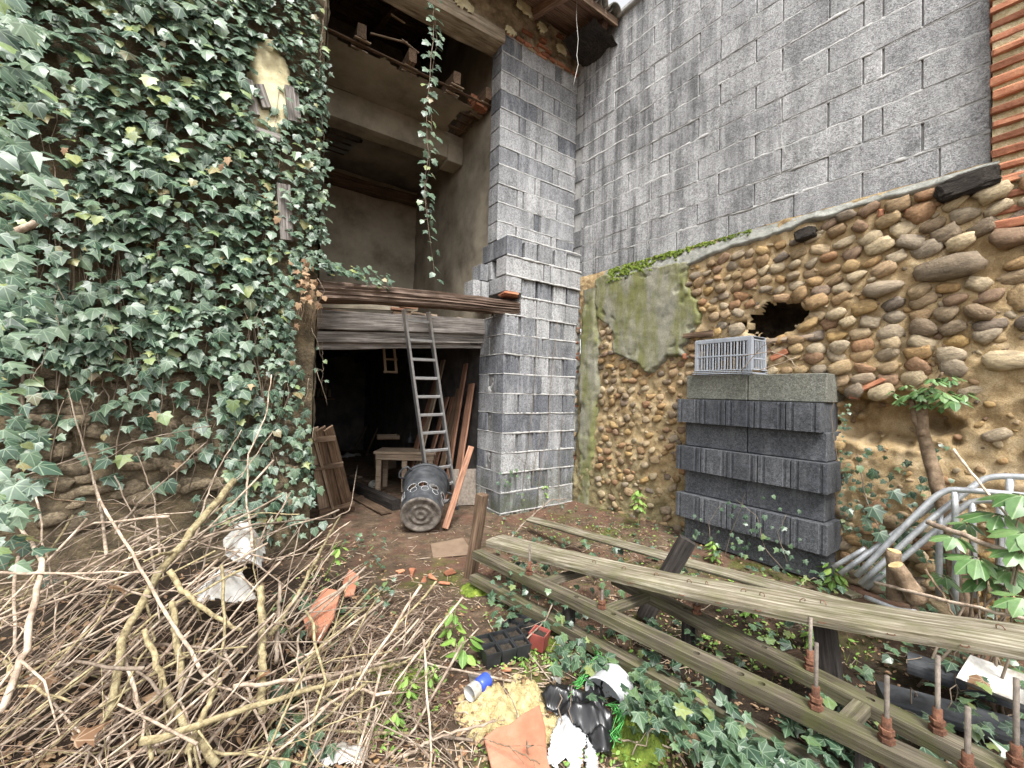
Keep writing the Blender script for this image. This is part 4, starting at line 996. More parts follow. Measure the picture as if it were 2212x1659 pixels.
for i in range(40):
    px, py = U(1080, 2200), U(1200, 1640); p = gp(px, py, .03); q = p + Vector((U(-.3, .3), U(-.3, .3), U(0, .12))); a, r = vine([p, (p + q) / 2 + Vector((0, 0, .05)), q], .003, .0015, .02, 7); MB().tube(a, r, 4).build('runner', 'vine', gi, True)
# ivy on the stack and by the wall
si = thing('stack_ivy', 'ivy sprays climbing the front of the stacked dark blocks', 'ivy', G(.75, -2.0))
L = []
for i in range(70):
    px = R.choice((1515, 1590, 1600, 1640, 1660, 1700, 1740, 1540)) + R.gauss(0, 20); py = U(1060, 1210) + U(0, 25)
    p = pX(px, py, .80); L.append((p, Vector((-1, -.3, .6)) + rv(.3), Vector((-.2, U(-.6, .6), -1)) + rv(.3), U(.022, .045), R.randrange(4)))
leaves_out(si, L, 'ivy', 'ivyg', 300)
for (pts) in (((1560, 1230), (1575, 1160), (1600, 1100), (1610, 1065)), ((1690, 1230), (1650, 1180), (1640, 1120), (1590, 1080)), ((1700, 1215), (1680, 1150), (1700, 1110)), ((1540, 1200), (1530, 1130), (1555, 1090)), ((1810, 1000), (1795, 900), (1805, 850), (1818, 815))):
    a, r = vine([pX(x, y, .80) for x, y in pts], .0025, .0012, .006, 10); MB().tube(a, r, 4).build('stem', 'vine', si, True)
wi = thing('corner_ivy', 'small ivy growing up between the stack and the pruned tree', 'ivy', G(1.0, -2.75))
L = []
for i in range(170):
    px = U(1818, 2060); py = U(960, 1230)
    if py < 1000 + (px - 1830) * .15 and R.random() < .7: continue
    p = pX(px, py, U(.85, 1.08)); L.append((p, Vector((-1, -.3, .5)) + rv(.3), Vector((-.2, U(-.6, .6), -1)) + rv(.3), U(.02, .05), R.randrange(4)))
for (px, py, s) in ((1885, 1095, .10), (1930, 1060, .08), (1900, 1150, .09), (1870, 1120, .06)): L.append((pX(px, py, .78), Vector((-1, -.3, .5)), Vector((0, -.5, -1)), s, 0))
for i in range(60): L.append((pX(U(1815, 1840), U(870, 1150), 1.0), Vector((-1, -.3, .5)) + rv(.3), Vector((0, .2, -1)) + rv(.4), U(.015, .03), R.randrange(4)))
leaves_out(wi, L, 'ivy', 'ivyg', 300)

cs = thing('bare_creeper', 'thin bare creeper stems climbing the front of the block pillar', 'creeper', Vector((.4, -.02, 0)))
for pts in (((1205, 690), (1196, 760), (1188, 850), (1185, 940), (1168, 1000), (1160, 1090)), ((1160, 690), (1158, 780), (1150, 880), (1140, 960), (1128, 1060)), ((1215, 900), (1210, 960), (1207, 1100)), ((1100, 975), (1150, 1010), (1200, 1045), (1260, 1085)), ((1170, 930), (1155, 1000), (1150, 1050))):
    a, r = vine([pY(x, y, -.03) for x, y in pts], .002, .0028, .006, 14); MB().tube(a, r, 4).build('stem', 'vine', cs, True)
for i in range(16): put('leaf', lmesh('ivy', i % 4, 'ivyg'), None, cs, leafm(pY(R.gauss(1105, 18), R.gauss(1045, 22), -.05), Vector((0, -1, .6)) + rv(.3), Vector((0, 0, -1)) + rv(.4), U(.025, .045)))
ws = thing('dry_creeper', 'thin dry creeper stems hanging on the tall block wall', 'creeper', wp(2.1, .01, 3))
for pts in (((1686, 215), (1690, 260), (1688, 300), (1700, 345)), ((1399, 440), (1402, 470), (1397, 545), (1405, 520)), ((1285, 520), (1284, 590)), ((1355, 85), (1350, 115), (1352, 130))):
    a, r = vine([wp(*(lambda q: (q[0], .012, q[1]))(wsz(x, y, .012))) for x, y in pts], .0016, .0014, .003, 8); MB().tube(a, r, 4).build('stem', 'wire', ws, True)
# ------------------------------------------------------------------ weeds and saplings
def weed(base, h, n, label, cat='plant', sz=.05, mat='weed', lean=(0, 0), tiers=4, name='weed_plant', group=None, bare=.35, stem=.003, stemmat='weed'):
    root = thing(name, label, cat, base, group); top = base + Vector((lean[0], lean[1], h))
    a, r = vine([base - Vector((0, 0, .02)), base.lerp(top, .5) + rv(.01), top], stem, stem * .5, .004, 8); MB().tube(a, r, 5).build('stem', stemmat, root, True)
    for i in range(n):
        k = bare + (1 - bare) * ((i // tiers) + 1) / (n / tiers); p = base.lerp(top, min(1, k)); an = i * 2.4 + U(-.3, .3); d = Vector((math.cos(an), math.sin(an), U(-.1, .5)))
        q = p + d * sz * U(.15, .5); put('leaf', lmesh('oval', R.randrange(2), mat), None, root, leafm(q, Vector((d.x * .4, d.y * .4, 1)) + rv(.15), d + Vector((0, 0, -.15)), sz * U(.7, 1.15)))
    return root
weed(gp(1378, 1140), .34, 26, 'bright green sapling against the cobble wall near the corner', sz=.075, bare=.45)
weed(gp(1175, 1095), .26, 18, 'leafy green weed in front of the pillar foot', sz=.06, bare=.4)
weed(gp(1540, 1215), .15, 26, 'bushy pale green weed under the stacked blocks', sz=.055, bare=.1)
weed(gp(1800, 1275), .17, 24, 'pale green weed beside the right end of the block stack', sz=.075, bare=.1)
weed(gp(965, 1400), .22, 20, 'slender yellow-green weed on the path left of the seed trays', sz=.06, bare=.15, lean=(.03, -.03))
weed(gp(1000, 1440), .14, 14, 'drooping yellow-green weed beside the seed tray corner', sz=.07, bare=.1)
weed(gp(880, 1530), .12, 22, 'small bright weed at the right foot of the brush pile', sz=.04, bare=.05)
weed(gp(855, 1590), .09, 16, 'low round-leaved weed in the lower middle foreground', sz=.04, bare=.0)
weed(gp(930, 1490), .10, 16, 'tiny sprouting weed beside the brush pile near the sand', sz=.035, bare=.0)
weed(gp(700, 1240, .12), .16, 10, 'sprig of light green leaves among the cut branches', sz=.06, bare=.2, lean=(.1, .0))
weed(gp(1620, 1330), .12, 24, 'light green weed growing behind the long plank', sz=.05, bare=.0)
weed(gp(1760, 1400), .1, 20, 'weed tuft between the long plank and the second rail', sz=.05, bare=.0)
for (px, py) in ((1105, 1430), (1130, 1440), (1085, 1420), (1150, 1425), (1210, 1390), (870, 1470), (905, 1455), (1190, 1440), (1300, 1390), (1260, 1400)): weed(gp(px, py), .04, 12, 'little round-leaved seedling around the seed trays', sz=.024, bare=.0, group='seedlings around the seed trays')
# evergreen shrub at the right edge
sh = thing('evergreen_shrub', 'glossy broad-leaved green shrub at the right edge of the photo', 'shrub', G(.35, -3.35))
L = []
for (px, py, dd, nn, sz) in ((2160, 1110, 1.95, 8, .12), (2210, 1070, 1.9, 8, .12), (2110, 1205, 1.9, 10, .10), (2180, 1230, 1.85, 9, .11), (2060, 1160, 2.0, 8, .08), (2215, 1150, 1.8, 9, .11), (2200, 1190, 1.8, 8, .1), (2130, 1250, 1.9, 8, .09), (2210, 1290, 1.7, 8, .09), (2040, 1245, 2.1, 7, .08), (2090, 1130, 2.1, 7, .07)):
    c = pD(px, py, dd); a, r = vine([G(.35 + U(-.1, .1), -3.25 + U(-.15, .15)), c.lerp(G(.35, -3.3), .4), c], .006, .003, .01, 8); MB().tube(a, r, 5).build('stem', 'vine', sh, True)
    for i in range(nn): an = i * 2 * math.pi / nn + U(-.2, .2); d = Vector((math.cos(an), math.sin(an), U(-.35, .25))); L.append((c + d * sz * .15, Vector((d.x * .35 - .25, d.y * .35 - .25, 1)), d, sz * U(.8, 1.15), R.randrange(2)))
leaves_out(sh, L, 'oval', 'shrub', 300)

# ================================================================== STACK OF BLOCKS with crate
STO = Vector((.846, -1.452, 0)); SX = Vector((.025, -1.099, 0)).normalized(); SY = Vector((-SX.y, SX.x, 0))
ORD = ('first', 'second', 'third', 'fourth', 'fifth')
LAY = ('top', 'second', 'third', 'fourth', 'fifth', 'sixth', 'bottom')
for r in range(7):
    z = .08 + (6 - r) * .2
    if r in (1, 3, 5):
        off = {1: .0, 3: -.0, 5: .0}[r]; wdt = .214
        if r == 1: wdt = .205
        for i in range(5):
            m = frame(STO + SX * (i * (wdt + .006) + off) + SY * (U(-.006, .006) + (-.005 if r == 1 else 0)) + Vector((0, 0, z)), SX, SY) @ Matrix.Rotation(U(-.008, .008), 4, 'Z')
            tag(put('concrete_block', hdr(wdt, .33, .196), 'darkblock', None, m), 'dark end-on concrete block, %s from left in the %s layer of the stack' % (ORD[i], LAY[r]), 'block', 'blocks stacked under the grey crate')
    else:
        for i in range(2):
            for back in (0, 1):
                y = .07 + back * .2
                if r == 0: y -= .0
                x0 = .035 + i * .515
                m = frame(STO + SX * (x0 + U(0, .008)) + SY * (y + U(-.004, .004)) + Vector((0, 0, z)), SX, SY) @ Matrix.Rotation(U(-.008, .008), 4, 'Z')
                nm = ('left', 'right')[i]
                tag(put('concrete_block', bevbox(.508, .19, .198, .005), 'mossblock' if r == 0 else 'darkblock', None, m), '%s long concrete block, %s %s of the %s layer of the stack' % ('greened' if r == 0 else 'dark', nm, 'front' if not back else 'rear', LAY[r]), 'block', 'blocks stacked under the grey crate')
# grey slatted crate, upside down on the stack
cz = 1.482; q0 = pX(1500, 800, .90); q1 = pX(1643, 800, .90); CL = (q1 - q0).length - .06; ch = .285; cd = .22
cr = thing('plastic_crate', 'grey slatted plastic crate upside down on top of the block stack', 'crate', Vector((.93, (q0.y + q1.y) / 2, cz)))
cm = frame(Vector((.90, q0.y, cz)), SX, SY) @ Matrix.Rotation(-.05, 4, 'Z')
def cbox(name, x0, x1, y0, y1, z0, z1, par=cr): return put(name, bevbox(x1 - x0, y1 - y0, z1 - z0, .0025), 'crate', par, cm @ Matrix.Translation((x0, y0, z0)))
for side in (0, 1):
    y = 0 if side == 0 else cd
    for i, z in enumerate((.0, .014, .028)): cbox('rim', -.012 + i * .004, CL + .012 - i * .004, y - .012 + .004 * i, y + .006, z + .001, z + .008)
    cbox('rail', 0, CL, y, y + .008, .140, .152); cbox('rail', 0, CL, y, y + .008, ch - .03, ch)
    n = 19
    for i in range(n):
        x = CL * (i + .5) / n; ww = .007 if i % 2 else .016
        cbox('slat', x - ww / 2, x + ww / 2, y + .001, y + .006, .036, ch - .03)
for x in (0, CL - .03):
    for y in (0, cd - .02): cbox('corner_post', x, x + .03, y + .0005, y + .028, .03, ch - .001)
for xe in (0, CL - .008):
    for i, z in enumerate((.0, .028, .112, ch - .03)): cbox('end_rail', xe + .001, xe + .007, .03, cd, z + .001, z + .013)
    for i in range(9): cbox('slat', xe + .002, xe + .006, .03 + i * .024, .04 + i * .024, .03, ch - .03)
cbox('base_panel', .004, CL - .004, .004, cd + .004, ch, ch + .006)
for i, pts in enumerate((((1600, 805), (1640, 755), (1670, 735)), ((1640, 800), (1700, 780), (1720, 770)), ((1600, 770), (1660, 760), (1700, 768), (1730, 800)))):
    a, r = vine([pX(x, y, .86) for x, y in pts], .0035, .002, .008, 8)
    tag(MB().tube(a, r, 5).build('twig', 'bark', None, True), ('thin curved twig lying across the grey crate top', 'bare twig leaning out behind the grey crate', 'arching twig over the right side of the crate')[i], 'twig')

# ================================================================== LADDER
lt, rt = pY(872, 668, .27), pY(925, 674, .29); lbm, rb = pZ(932, 1108, .02), pZ(986, 1098, .02)
lad = thing('aluminium_ladder', 'straight aluminium ladder leaning in the dark barn opening', 'ladder', (lbm + rb) / 2)
for a, b in ((lbm, lt), (rb, rt)):
    m, Ln = along(a, b, (rt - lt).cross(Vector((0, 0, 1)))); rl = put('rail', bevbox(Ln, .024, .06, .004), 'alu', lad, m @ Matrix.Translation((0, -.012, -.03)))
    put('foot', bevbox(.05, .032, .066, .005), 'blackplastic', rl, m @ Matrix.Translation((-.01, -.016, -.033)))
nr = 11
for i in range(nr):
    t = .048 + i * .0925 + .0; t = (i + .55) / (nr + .1)
    a, b = lbm.lerp(lt, t), rb.lerp(rt, t); m, Ln = along(a, b); put('rung', bevbox(Ln, .026, .03, .005), 'alu', lad, m @ Matrix.Translation((0, -.013, -.015)))

# ================================================================== DUSTBIN with cut-out holes
bc0 = pZ(909, 1113, .185); ax = Vector((.43, .80, .34)).normalized()
bin_ = thing('dustbin', 'black plastic dustbin with round holes cut in its side, tipped over', 'bin', Vector((bc0.x, bc0.y, .0)))
bz = ax; bx = bz.cross(Vector((0, 0, 1))).normalized(); by = bz.cross(bx)
bm_ = frame(bc0, bx, by, bz); r0, r1, HB = .178, .215, .50
holes = [(a, .155, .040, .032) for a in (-.55, .0, .55, 1.25, -1.25)]
N, K = 128, 46; up_a = math.atan2(-1, 0)
v = []; f = []
for i in range(K + 1):
    zz = HB * i / K; rr = r0 + (r1 - r0) * i / K + (.006 if i in (K - 1, K) else 0) + .0015 * math.sin(i * 1.1)
    for j in range(N): a = 2 * math.pi * j / N; v.append((rr * math.cos(a), rr * math.sin(a), zz))
topang = math.atan2(by.dot(Vector((0, 0, 1))), bx.dot(Vector((0, 0, 1))))
for i in range(K):
    for j in range(N):
        a = 2 * math.pi * (j + .5) / N; zz = HB * (i + .5) / K; cut = False
        for (ha, hz, hw, hh) in holes:
            da = (a - topang - ha + math.pi) % (2 * math.pi) - math.pi
            if (da * .19 / hw) ** 2 + ((zz - hz - .04) / hh) ** 2 < 1: cut = True
        if not cut: f.append([i * N + j, i * N + (j + 1) % N, (i + 1) * N + (j + 1) % N, (i + 1) * N + j])
put('body', mesh('body', v, f, True), 'blackplastic', bin_, bm_)
prof = [(.0, .006), (.02, .006), (.03, .0), (.045, .0), (.055, .010), (.07, .010), (.08, .0), (.098, .0), (.108, .010), (.124, .010), (.134, .001), (.15, .001), (.158, -.004), (.176, -.004), (.180, .004), (.180, .03), (.176, .03)]
MB().lathe(prof, None, 64).build('base', 'binbase', bin_, True, bm_)
rim = MB(); rim.lathe([(r1 + .004, HB - .02), (r1 + .018, HB - .018), (r1 + .018, HB + .004), (r1 + .002, HB + .006), (r1, HB - .01)], None, 48).build('rim', 'blackplastic', bin_, True, bm_)
for aa in (topang - .95, topang + 2.2):
    c = lambda a, r, z: Vector((r * math.cos(a), r * math.sin(a), z))
    MB().tube([c(aa - .28, r1, HB - .03), c(aa - .26, r1 + .06, HB - .03), c(aa - .1, r1 + .075, HB - .03), c(aa + .1, r1 + .075, HB - .03), c(aa + .26, r1 + .06, HB - .03), c(aa + .28, r1, HB - .03)], .009, 6).build('handle', 'blackplastic', bin_, True, bm_)
for (ha, hz, hw, hh) in holes:   # chalked outlines round the holes
    for dz, dr in ((0, 1.12), (-.055, 1.0)):
        pts = []
        for k in range(25):
            a = 2 * math.pi * k / 24; an = topang + ha + (hw / .19) * dr * math.cos(a) * (1 if dz == 0 else .8) + (0 if dz == 0 else .12); zz = hz + .04 + dz + hh * dr * math.sin(a)
            rr = r0 + (r1 - r0) * zz / HB + .002; pts.append((rr * math.cos(an), rr * math.sin(an), zz))
        MB().tube(pts, .0012, 3, False).build('chalk_mark', 'whitepaint', bin_, False, bm_)

# ================================================================== things in the lower room
def tboard(name, a, b, w_, h_, mat, label, cat='board', group=None, up=(0, 0, 1), **k): return tag(board(name, a, b, w_, h_, mat, None, up, **k), label, cat, group)
def in3(px, py, z): return pZ(px, py, z)
tboard('rusty_plank', pZ(962, 1142, .02), pY(1018, 965, .12), .06, .035, 'redwood', 'reddish plank leaning beside the dustbin against the pillar', up=(-.6, -.8, 0))
lean = [(985, 1085, 1040, 800, 'redwood'), (968, 1075, 1010, 735, 'redwood'), (1002, 1075, 1030, 720, 'brownwood'), (950, 1060, 1000, 770, 'redwood'), (1015, 1060, 1044, 760, 'redwood'), (978, 1050, 985, 800, 'palewood'), (940, 1040, 985, 810, 'redwood')]
wl = ('nearest', 'second', 'third', 'fourth', 'fifth', 'sixth', 'rearmost')
for i, (x0, y0, x1, y1, mt) in enumerate(lean):
    a = pZ(x0, y0, .02); a.x = min(a.x, -.08); b = pX(x1, y1, .03 - .012 * i); 
    if b.y < .55: b.y = .55 + .05 * i
    b.z = min(b.z, 1.85); b.x = min(b.x, .05)
    tboard('leaning_plank', Vector((-.22 - .03 * i, .62 + .17 * i, .02)), Vector((.05, .75 + .16 * i, 1.45 + U(-.25, .3))), .11 + U(-.03, .03), .022, mt, '%s of the brown planks leaning on the inner right wall' % wl[i], group='planks leaning behind the pillar', up=(-1, 0, 0))
sheet = tag(put('metal_sheet', bevbox(.42, .012, .40, .004), 'rod', None, frame(pZ(1000, 1105, .02) + Vector((0, .25, 0)), Vector((.93, -.36, 0)), Vector((.36, .93, 0)), Vector((0, 0, 1))) @ Matrix.Rotation(-.2, 4, 'X')), 'dull grey sheet standing behind the leaning reddish plank', 'sheet')
tboard('post', gp(1013, 1262, -.05), pD(1043, 1068, (gp(1013, 1262) - CAM).dot(_v) + .06), .075, .06, 'brownwood', 'short weathered wooden stake standing at the near end of the rails', 'stake', groove=.006)
# boarded panel leaning at the left jamb
pan = thing('board_panel', 'brown nailed board panel leaning at the ivy-covered left jamb', 'panel', pZ(715, 1110, .02))
pa, pb = pZ(690, 1125, .0), pZ(768, 1105, .0); pc, pd = pY(668, 926, .12), pY(716, 924, .18)
ux = (pb - pa); 
for i in range(3):
    t0 = i / 3 + .02; t1 = (i + 1) / 3 - .02; tm = (t0 + t1) / 2
    board('plank', pa.lerp(pb, tm), pc.lerp(pd, tm), (ux.length / 3) * .92, .02, 'brownwood' if i else 'palewood', pan, up=Vector((.2, -1, .1)), groove=.001, taper=.72)
for t in (.12, .62, .9): board('batten', pa.lerp(pc, t) + Vector((0, -.03, 0)), pb.lerp(pd, t) + Vector((0, -.03, 0)), .02, .05, 'brownwood', pan, groove=.002, nseg=5)
board('edge_strip', pa.lerp(pb, .38) + Vector((0, -.03, 0)), pc.lerp(pd, .1) + Vector((0, -.03, 0)), .025, .02, 'palewood', pan, up=Vector((.2, -1, .1)), groove=.001)
# dark squared timber on the floor
a, b = pZ(745, 1045, .06), pZ(856, 1092, .06); tboard('floor_timber', a, b, .10, .13, 'blackwood', 'dark squared timber lying on the floor left of the workbench', 'timber', groove=.003)
tboard('floor_plank', pZ(752, 1065, .03), pZ(835, 1108, .03), .12, .02, 'brownwood', 'thin brown plank lying beside the dark floor timber', up=(0, 0, 1))
# workbench
WBZ = .52
c1, c2, c3, c4 = pZ(810, 975, WBZ), pZ(945, 978, WBZ), pZ(948, 958, WBZ), pZ(820, 955, WBZ)
wb = thing('workbench', 'small rough wooden workbench behind the ladder in the barn', 'workbench', pZ(880, 1060, 0))
ctr = (c1 + c2 + c3 + c4) / 4; dx = (c2 - c1); Lb = dx.length; dx = dx.normalized(); dy = Vector((-dx.y, dx.x, 0)); wm_ = frame(c1 - dx * .02, dx, dy)
for i in range(3): put('top_plank', bevbox(Lb, .125, .035, .005, .002, i), 'palewood', wb, wm_ @ Matrix.Translation((0, i * .132, -.035)))
put('apron', bevbox(Lb * .94, .02, .07, .004), 'palewood', wb, wm_ @ Matrix.Translation((Lb * .03, .012, -.107)))
for x in (.03, Lb - .10):
    for y in (.02, .34): put('leg', bevbox(.06, .05, WBZ - .04, .004, .002, 3), 'palewood', wb, wm_ @ Matrix.Translation((x, y, -WBZ + .005)))
put('leg', bevbox(.06, .05, WBZ - .04, .004, .002, 3), 'palewood', wb, wm_ @ Matrix.Translation((Lb * .45, .03, -WBZ + .005)))
tray = thing('wooden_tray', 'shallow orange-brown wooden tray on the left end of the workbench', 'tray', pZ(845, 948, WBZ))
tm_ = frame(pZ(815, 950, WBZ + .004), Vector((.97, -.22, 0)), Vector((.22, .97, 0))); 
put('bottom', bevbox(.33, .24, .01, .002), 'redwood', tray, tm_)
for x0, y0, lx, ly in ((0, 0, .33, .014), (0, .226, .33, .014), (0, .015, .014, .21), (.316, .015, .014, .21)): put('side', bevbox(lx, ly, .05, .003), 'palewood', tray, tm_ @ Matrix.Translation((x0, y0, .011)))
for i in range(6): put('junk', bevbox(U(.05, .14), .02, .02, .003), 'rust', tray, tm_ @ Matrix.Translation((U(.03, .15), .03 + .03 * i, .012)) @ Matrix.Rotation(U(-.4, .4), 4, 'Z'))
fun = MB().lathe([(.055, 0), (.055, .006), (.03, .06), (.011, .085), (.009, .14), (.007, .14), (.007, .085), (.026, .06), (.05, .006)], Matrix.Translation(pZ(886, 955, WBZ + .005)), 20).build('funnel', 'blackplastic', None, True); tag(fun, 'small black funnel upside down on the workbench', 'funnel')
def carton(name, p, sx, sy, sz_, rz_, mat, label, cat='box'):
    root = thing(name, label, cat, p); m = Matrix.Translation(p) @ Matrix.Rotation(rz_, 4, 'Z')
    for n_, x, y, lx, ly in (('front', 0, 0, sx, .006), ('back', 0, sy - .006, sx, .006), ('side', 0, .007, .006, sy - .014), ('side', sx - .006, .007, .006, sy - .014)): put(n_, bevbox(lx, ly, sz_, .002), mat, root, m @ Matrix.Translation((x, y, 0)))
    put('base', bevbox(sx - .014, sy - .014, .006, .002), mat, root, m @ Matrix.Translation((.007, .007, 0)))
    for y, an in ((0, -2.2), (sy, 2.3)): put('flap', bevbox(sx, .005, sy * .4, .001), mat, root, m @ Matrix.Translation((0, y, sz_)) @ Matrix.Rotation(an, 4, 'X'))
    return root
carton('cardboard_box', pZ(820, 1015, .02), .28, .24, .20, .1, 'cardboard', 'brown cardboard box under the left side of the workbench')
carton('cardboard_box', pZ(885, 1030, .02), .24, .2, .17, -.3, 'cardboard', 'crumpled cardboard box under the middle of the workbench')
carton('wooden_box', pZ(905, 960, .02) + Vector((.1, .5, 0)), .5, .3, .42, .15, 'brownwood', 'dark wooden chest at the back behind the ladder')
carton('wooden_box', pZ(730, 935, .02), .22, .2, .25, .2, 'cardboard', 'small red-brown box standing in the dark at the back', 'box')
# rear clutter
sk = MB()
sack = tag(put('white_sack', hfield(lambda s, z, o: pZ(755, 985, .03) + Vector((s, z, o)), -.22, .22, -.16, .16, .02, lambda s, z: (lambda d: None if d > 1.05 else .05 * (1 - d * d) + .035 * fr(131, (s * 9, z * 9, 0), 3))(math.hypot(s / .2, z / .15) + .3 * fr(132, (s * 7, z * 7, 0), 2))), 'dirtywhite'), 'crumpled dirty white sack on the barn floor behind the panel', 'sack')
for i, (a, b, ww, mt, lb_) in enumerate((((722, 965), (772, 838), .03, 'palewood', 'thin pale pole leaning in the dark left of the workbench'), ((790, 985), (872, 790), .07, 'brownwood', 'wide dark board leaning diagonally behind the workbench'), ((765, 975), (815, 870), .04, 'brownwood', 'short dark pole leaning left of the wide diagonal board'), ((795, 960), (840, 850), .05, 'brownwood', 'middle dark board of the group leaning at the barn rear'), ((812, 955), (850, 860), .03, 'brownwood', 'slim pole leaning closest to the back behind the workbench'))):
    p = pZ(a[0], a[1], .02); q = pD(b[0], b[1], (p - CAM).dot(_v) + .35); tboard('leaning_pole', p, q, ww, .03, mt, lb_, 'pole')
# small wooden ladder hung from the ceiling
hl = thing('wooden_ladder', 'short wooden ladder piece hanging under the ceiling inside', 'ladder', pY(845, 805, 1.6))
for x in (830, 853): board('rail', pY(x - 3, 735, 1.6), pY(x + 3, 806, 1.6), .03, .03, 'palewood', hl, groove=.002)
for y in (750, 775, 803): board('rung', pY(828, y, 1.59), pY(858, y + 1, 1.59), .025, .025, 'palewood', hl, groove=.002, nseg=3)
# shelf with old tools at the left rear wall
shf = thing('wall_shelf', 'dark cluttered shelf against the rear wall of the barn', 'shelf', pY(690, 860, 5.2))
board('shelf_board', pY(650, 862, 5.1), pY(720, 862, 5.1), .25, .03, 'brownwood', shf)
for i in range(8): MB().box(pY(655 + i * 8, 852, 5.1) + Vector((0, 0, U(.0, .08))), (.05, .05, U(.12, .3))).build('tool', R.choice(('rod', 'palewood', 'brownwood', 'rust')), shf)
for i in range(26):   # scattered scraps on the barn floor
    px, py = U(745, 1000), U(965, 1075); p = pZ(px, py, .025)
    tag(put('floor_scrap', bevbox(U(.06, .2), U(.03, .09), U(.01, .03), .003, .002, i % 9), R.choice(('brownwood', 'palewood', 'cardboard', 'rod')), None, Matrix.Translation(p) @ Matrix.Rotation(U(0, 6), 4, 'Z')), 'small flat scrap lying on the dim barn floor', 'scrap', 'scraps on the barn floor')
jar = MB().lathe([(.0, 0), (.045, 0), (.05, .03), (.05, .09), (.04, .1)], Matrix.Translation(pZ(803, 1048, .03)) @ Matrix.Rotation(1.2, 4, 'X'), 16).build('jar', 'whiteware', None, True); tag(jar, 'small white jar lying beside the dark floor timber', 'jar')

# ================================================================== LONG PLANK AND RAILS (right foreground)
rk = thing('timber_rack', 'long dark twin wooden rails with holes and rusty bolts, lower right', 'rack', G(-.75, -2.3))
RZ = .25
f0, f1 = pZ(1030, 1188, RZ), pZ(1700, 1502, RZ); fd = (f1 - f0).normalized(); f2 = f0 + fd * 3.1
g0, g1 = pZ(1330, 1240, RZ), pZ(1700, 1422, RZ); gd = (g1 - g0).normalized(); g2 = g0 + gd * 2.4
fside = Vector((-fd.y, fd.x, 0))
def holed_rail(name, a, b, w_, h_, holes, mat, par):
    """rail along X with real round holes through its top"""
    m, Ln = along(a, b); v = []; f = []; n = 8
    xs = sorted({0, Ln} | {h + d for h in holes for d in (-.05, .05)}); mb = MB()
    prev = 0
    segs = []
    for h in sorted(holes): segs.append((prev, h - .03, None)); segs.append((h - .03, h + .03, h)); prev = h + .03
    segs.append((prev, Ln, None)); bm = bmesh.new()
    for (x0, x1, h) in segs:
        if h is None: mb.box(((x0 + x1) / 2, 0, -h_ / 2), (x1 - x0, w_, h_))
        else:
            r = .013; k0 = len(mb.v); sq = []; ci = []
            for j in range(16):
                an = 2 * math.pi * j / 16; c, s = math.cos(an), math.sin(an); q = 1 / max(abs(c), abs(s)); sq.append((h + .03 * c * q, w_ / 2 * s * q)); ci.append((h + r * c, r * s))
            for z in (0, -h_):
                mb.v += [Vector((x, y, z)) for x, y in sq] + [Vector((x, y, z)) for x, y in ci]
            for j in range(16):
                k = (j + 1) % 16
                mb.f.append([k0 + j, k0 + k, k0 + 16 + k, k0 + 16 + j]); mb.f.append([k0 + 32 + j, k0 + 48 + j, k0 + 48 + k, k0 + 32 + k])
                mb.f.append([k0 + 16 + j, k0 + 16 + k, k0 + 48 + k, k0 + 48 + j]); mb.f.append([k0 + j, k0 + 32 + j, k0 + 32 + k, k0 + k])
    return put(name, mb.mesh(), mat, par, m)
def tr(a, d, px):   # distance along a rail at which it crosses photo column px
    lo, hi = 0, 3.
    for _ in range(30):
        mid = (lo + hi) / 2
        p = pix(a + d * mid)
        if p[0] > px or p[2] < .05: hi = mid
        else: lo = mid
    return lo
hf = [tr(f0, fd, x) for x in (1120, 1245, 1325, 1505, 1600, 1645)]; hg = [tr(g0, gd, x) for x in (1375, 1480, 1555, 1650, 1880)]
holed_rail('front_rail', f0, f2, .075, .05, hf, 'rail', rk); holed_rail('rear_rail', g0, g2, .075, .05, hg, 'rail', rk)
holed_rail('low_rail', f0 - Vector((.0, 0, .15)) - fside * .02, f2 - Vector((0, 0, .15)) - fside * .02, .07, .05, [], 'rail', rk)
for (px, par_g) in ((1170, 0), (1300, 0), (1820, 0)):
    a = f0 + fd * tr(f0, fd, px); b = a + fside * -.0; t = (a - g0).dot(gd); q = g0 + gd * t; board('cross_slat', a + Vector((0, 0, -.02)), q + Vector((0, 0, -.02)), .05, .035, 'rail', rk, nseg=4)
def bolt(p, h, r=.011, big=True, up=Vector((0, 0, 1))):
    b = MB().tube([p - up * .14, p + up * h], r * .62, 8).build('rod', 'rod', rk, True)
    MB().tube([p + up * .002, p + up * (.075 if big else .04)], r * 1.15, 8).build('sleeve', 'rust', b, True)
    for z0, rr in ((.003, 2.0), (.028, 1.8)): MB().tube([p + up * z0, p + up * (z0 + .014)], r * rr, 6).build('nut', 'rust', b)
    return b
for (px, h, big) in ((1143, .17, True), (1300, .09, False), (1762, .22, True), (1915, .20, True), (2090, .2, True)): bolt(f0 + fd * tr(f0, fd, px), h, .011, big)
for (px, h, big) in ((1505, .10, False), (1750, .20, True), (2025, .24, True), (2195, .26, True)): bolt(g0 + gd * tr(g0, gd, px), h, .011, big)
for (px, a0, d0) in ((1230, f0, fd), (1490, g0, gd), (1560, f0, fd), (1870, f0, fd), (1760, g0, gd)):
    p = a0 + d0 * tr(a0, d0, px); board('leg', Vector((p.x, p.y, -.05)), Vector((p.x, p.y, RZ - .052)), .05, .05, 'blackwood', rk, up=(1, 0, 0), nseg=3)
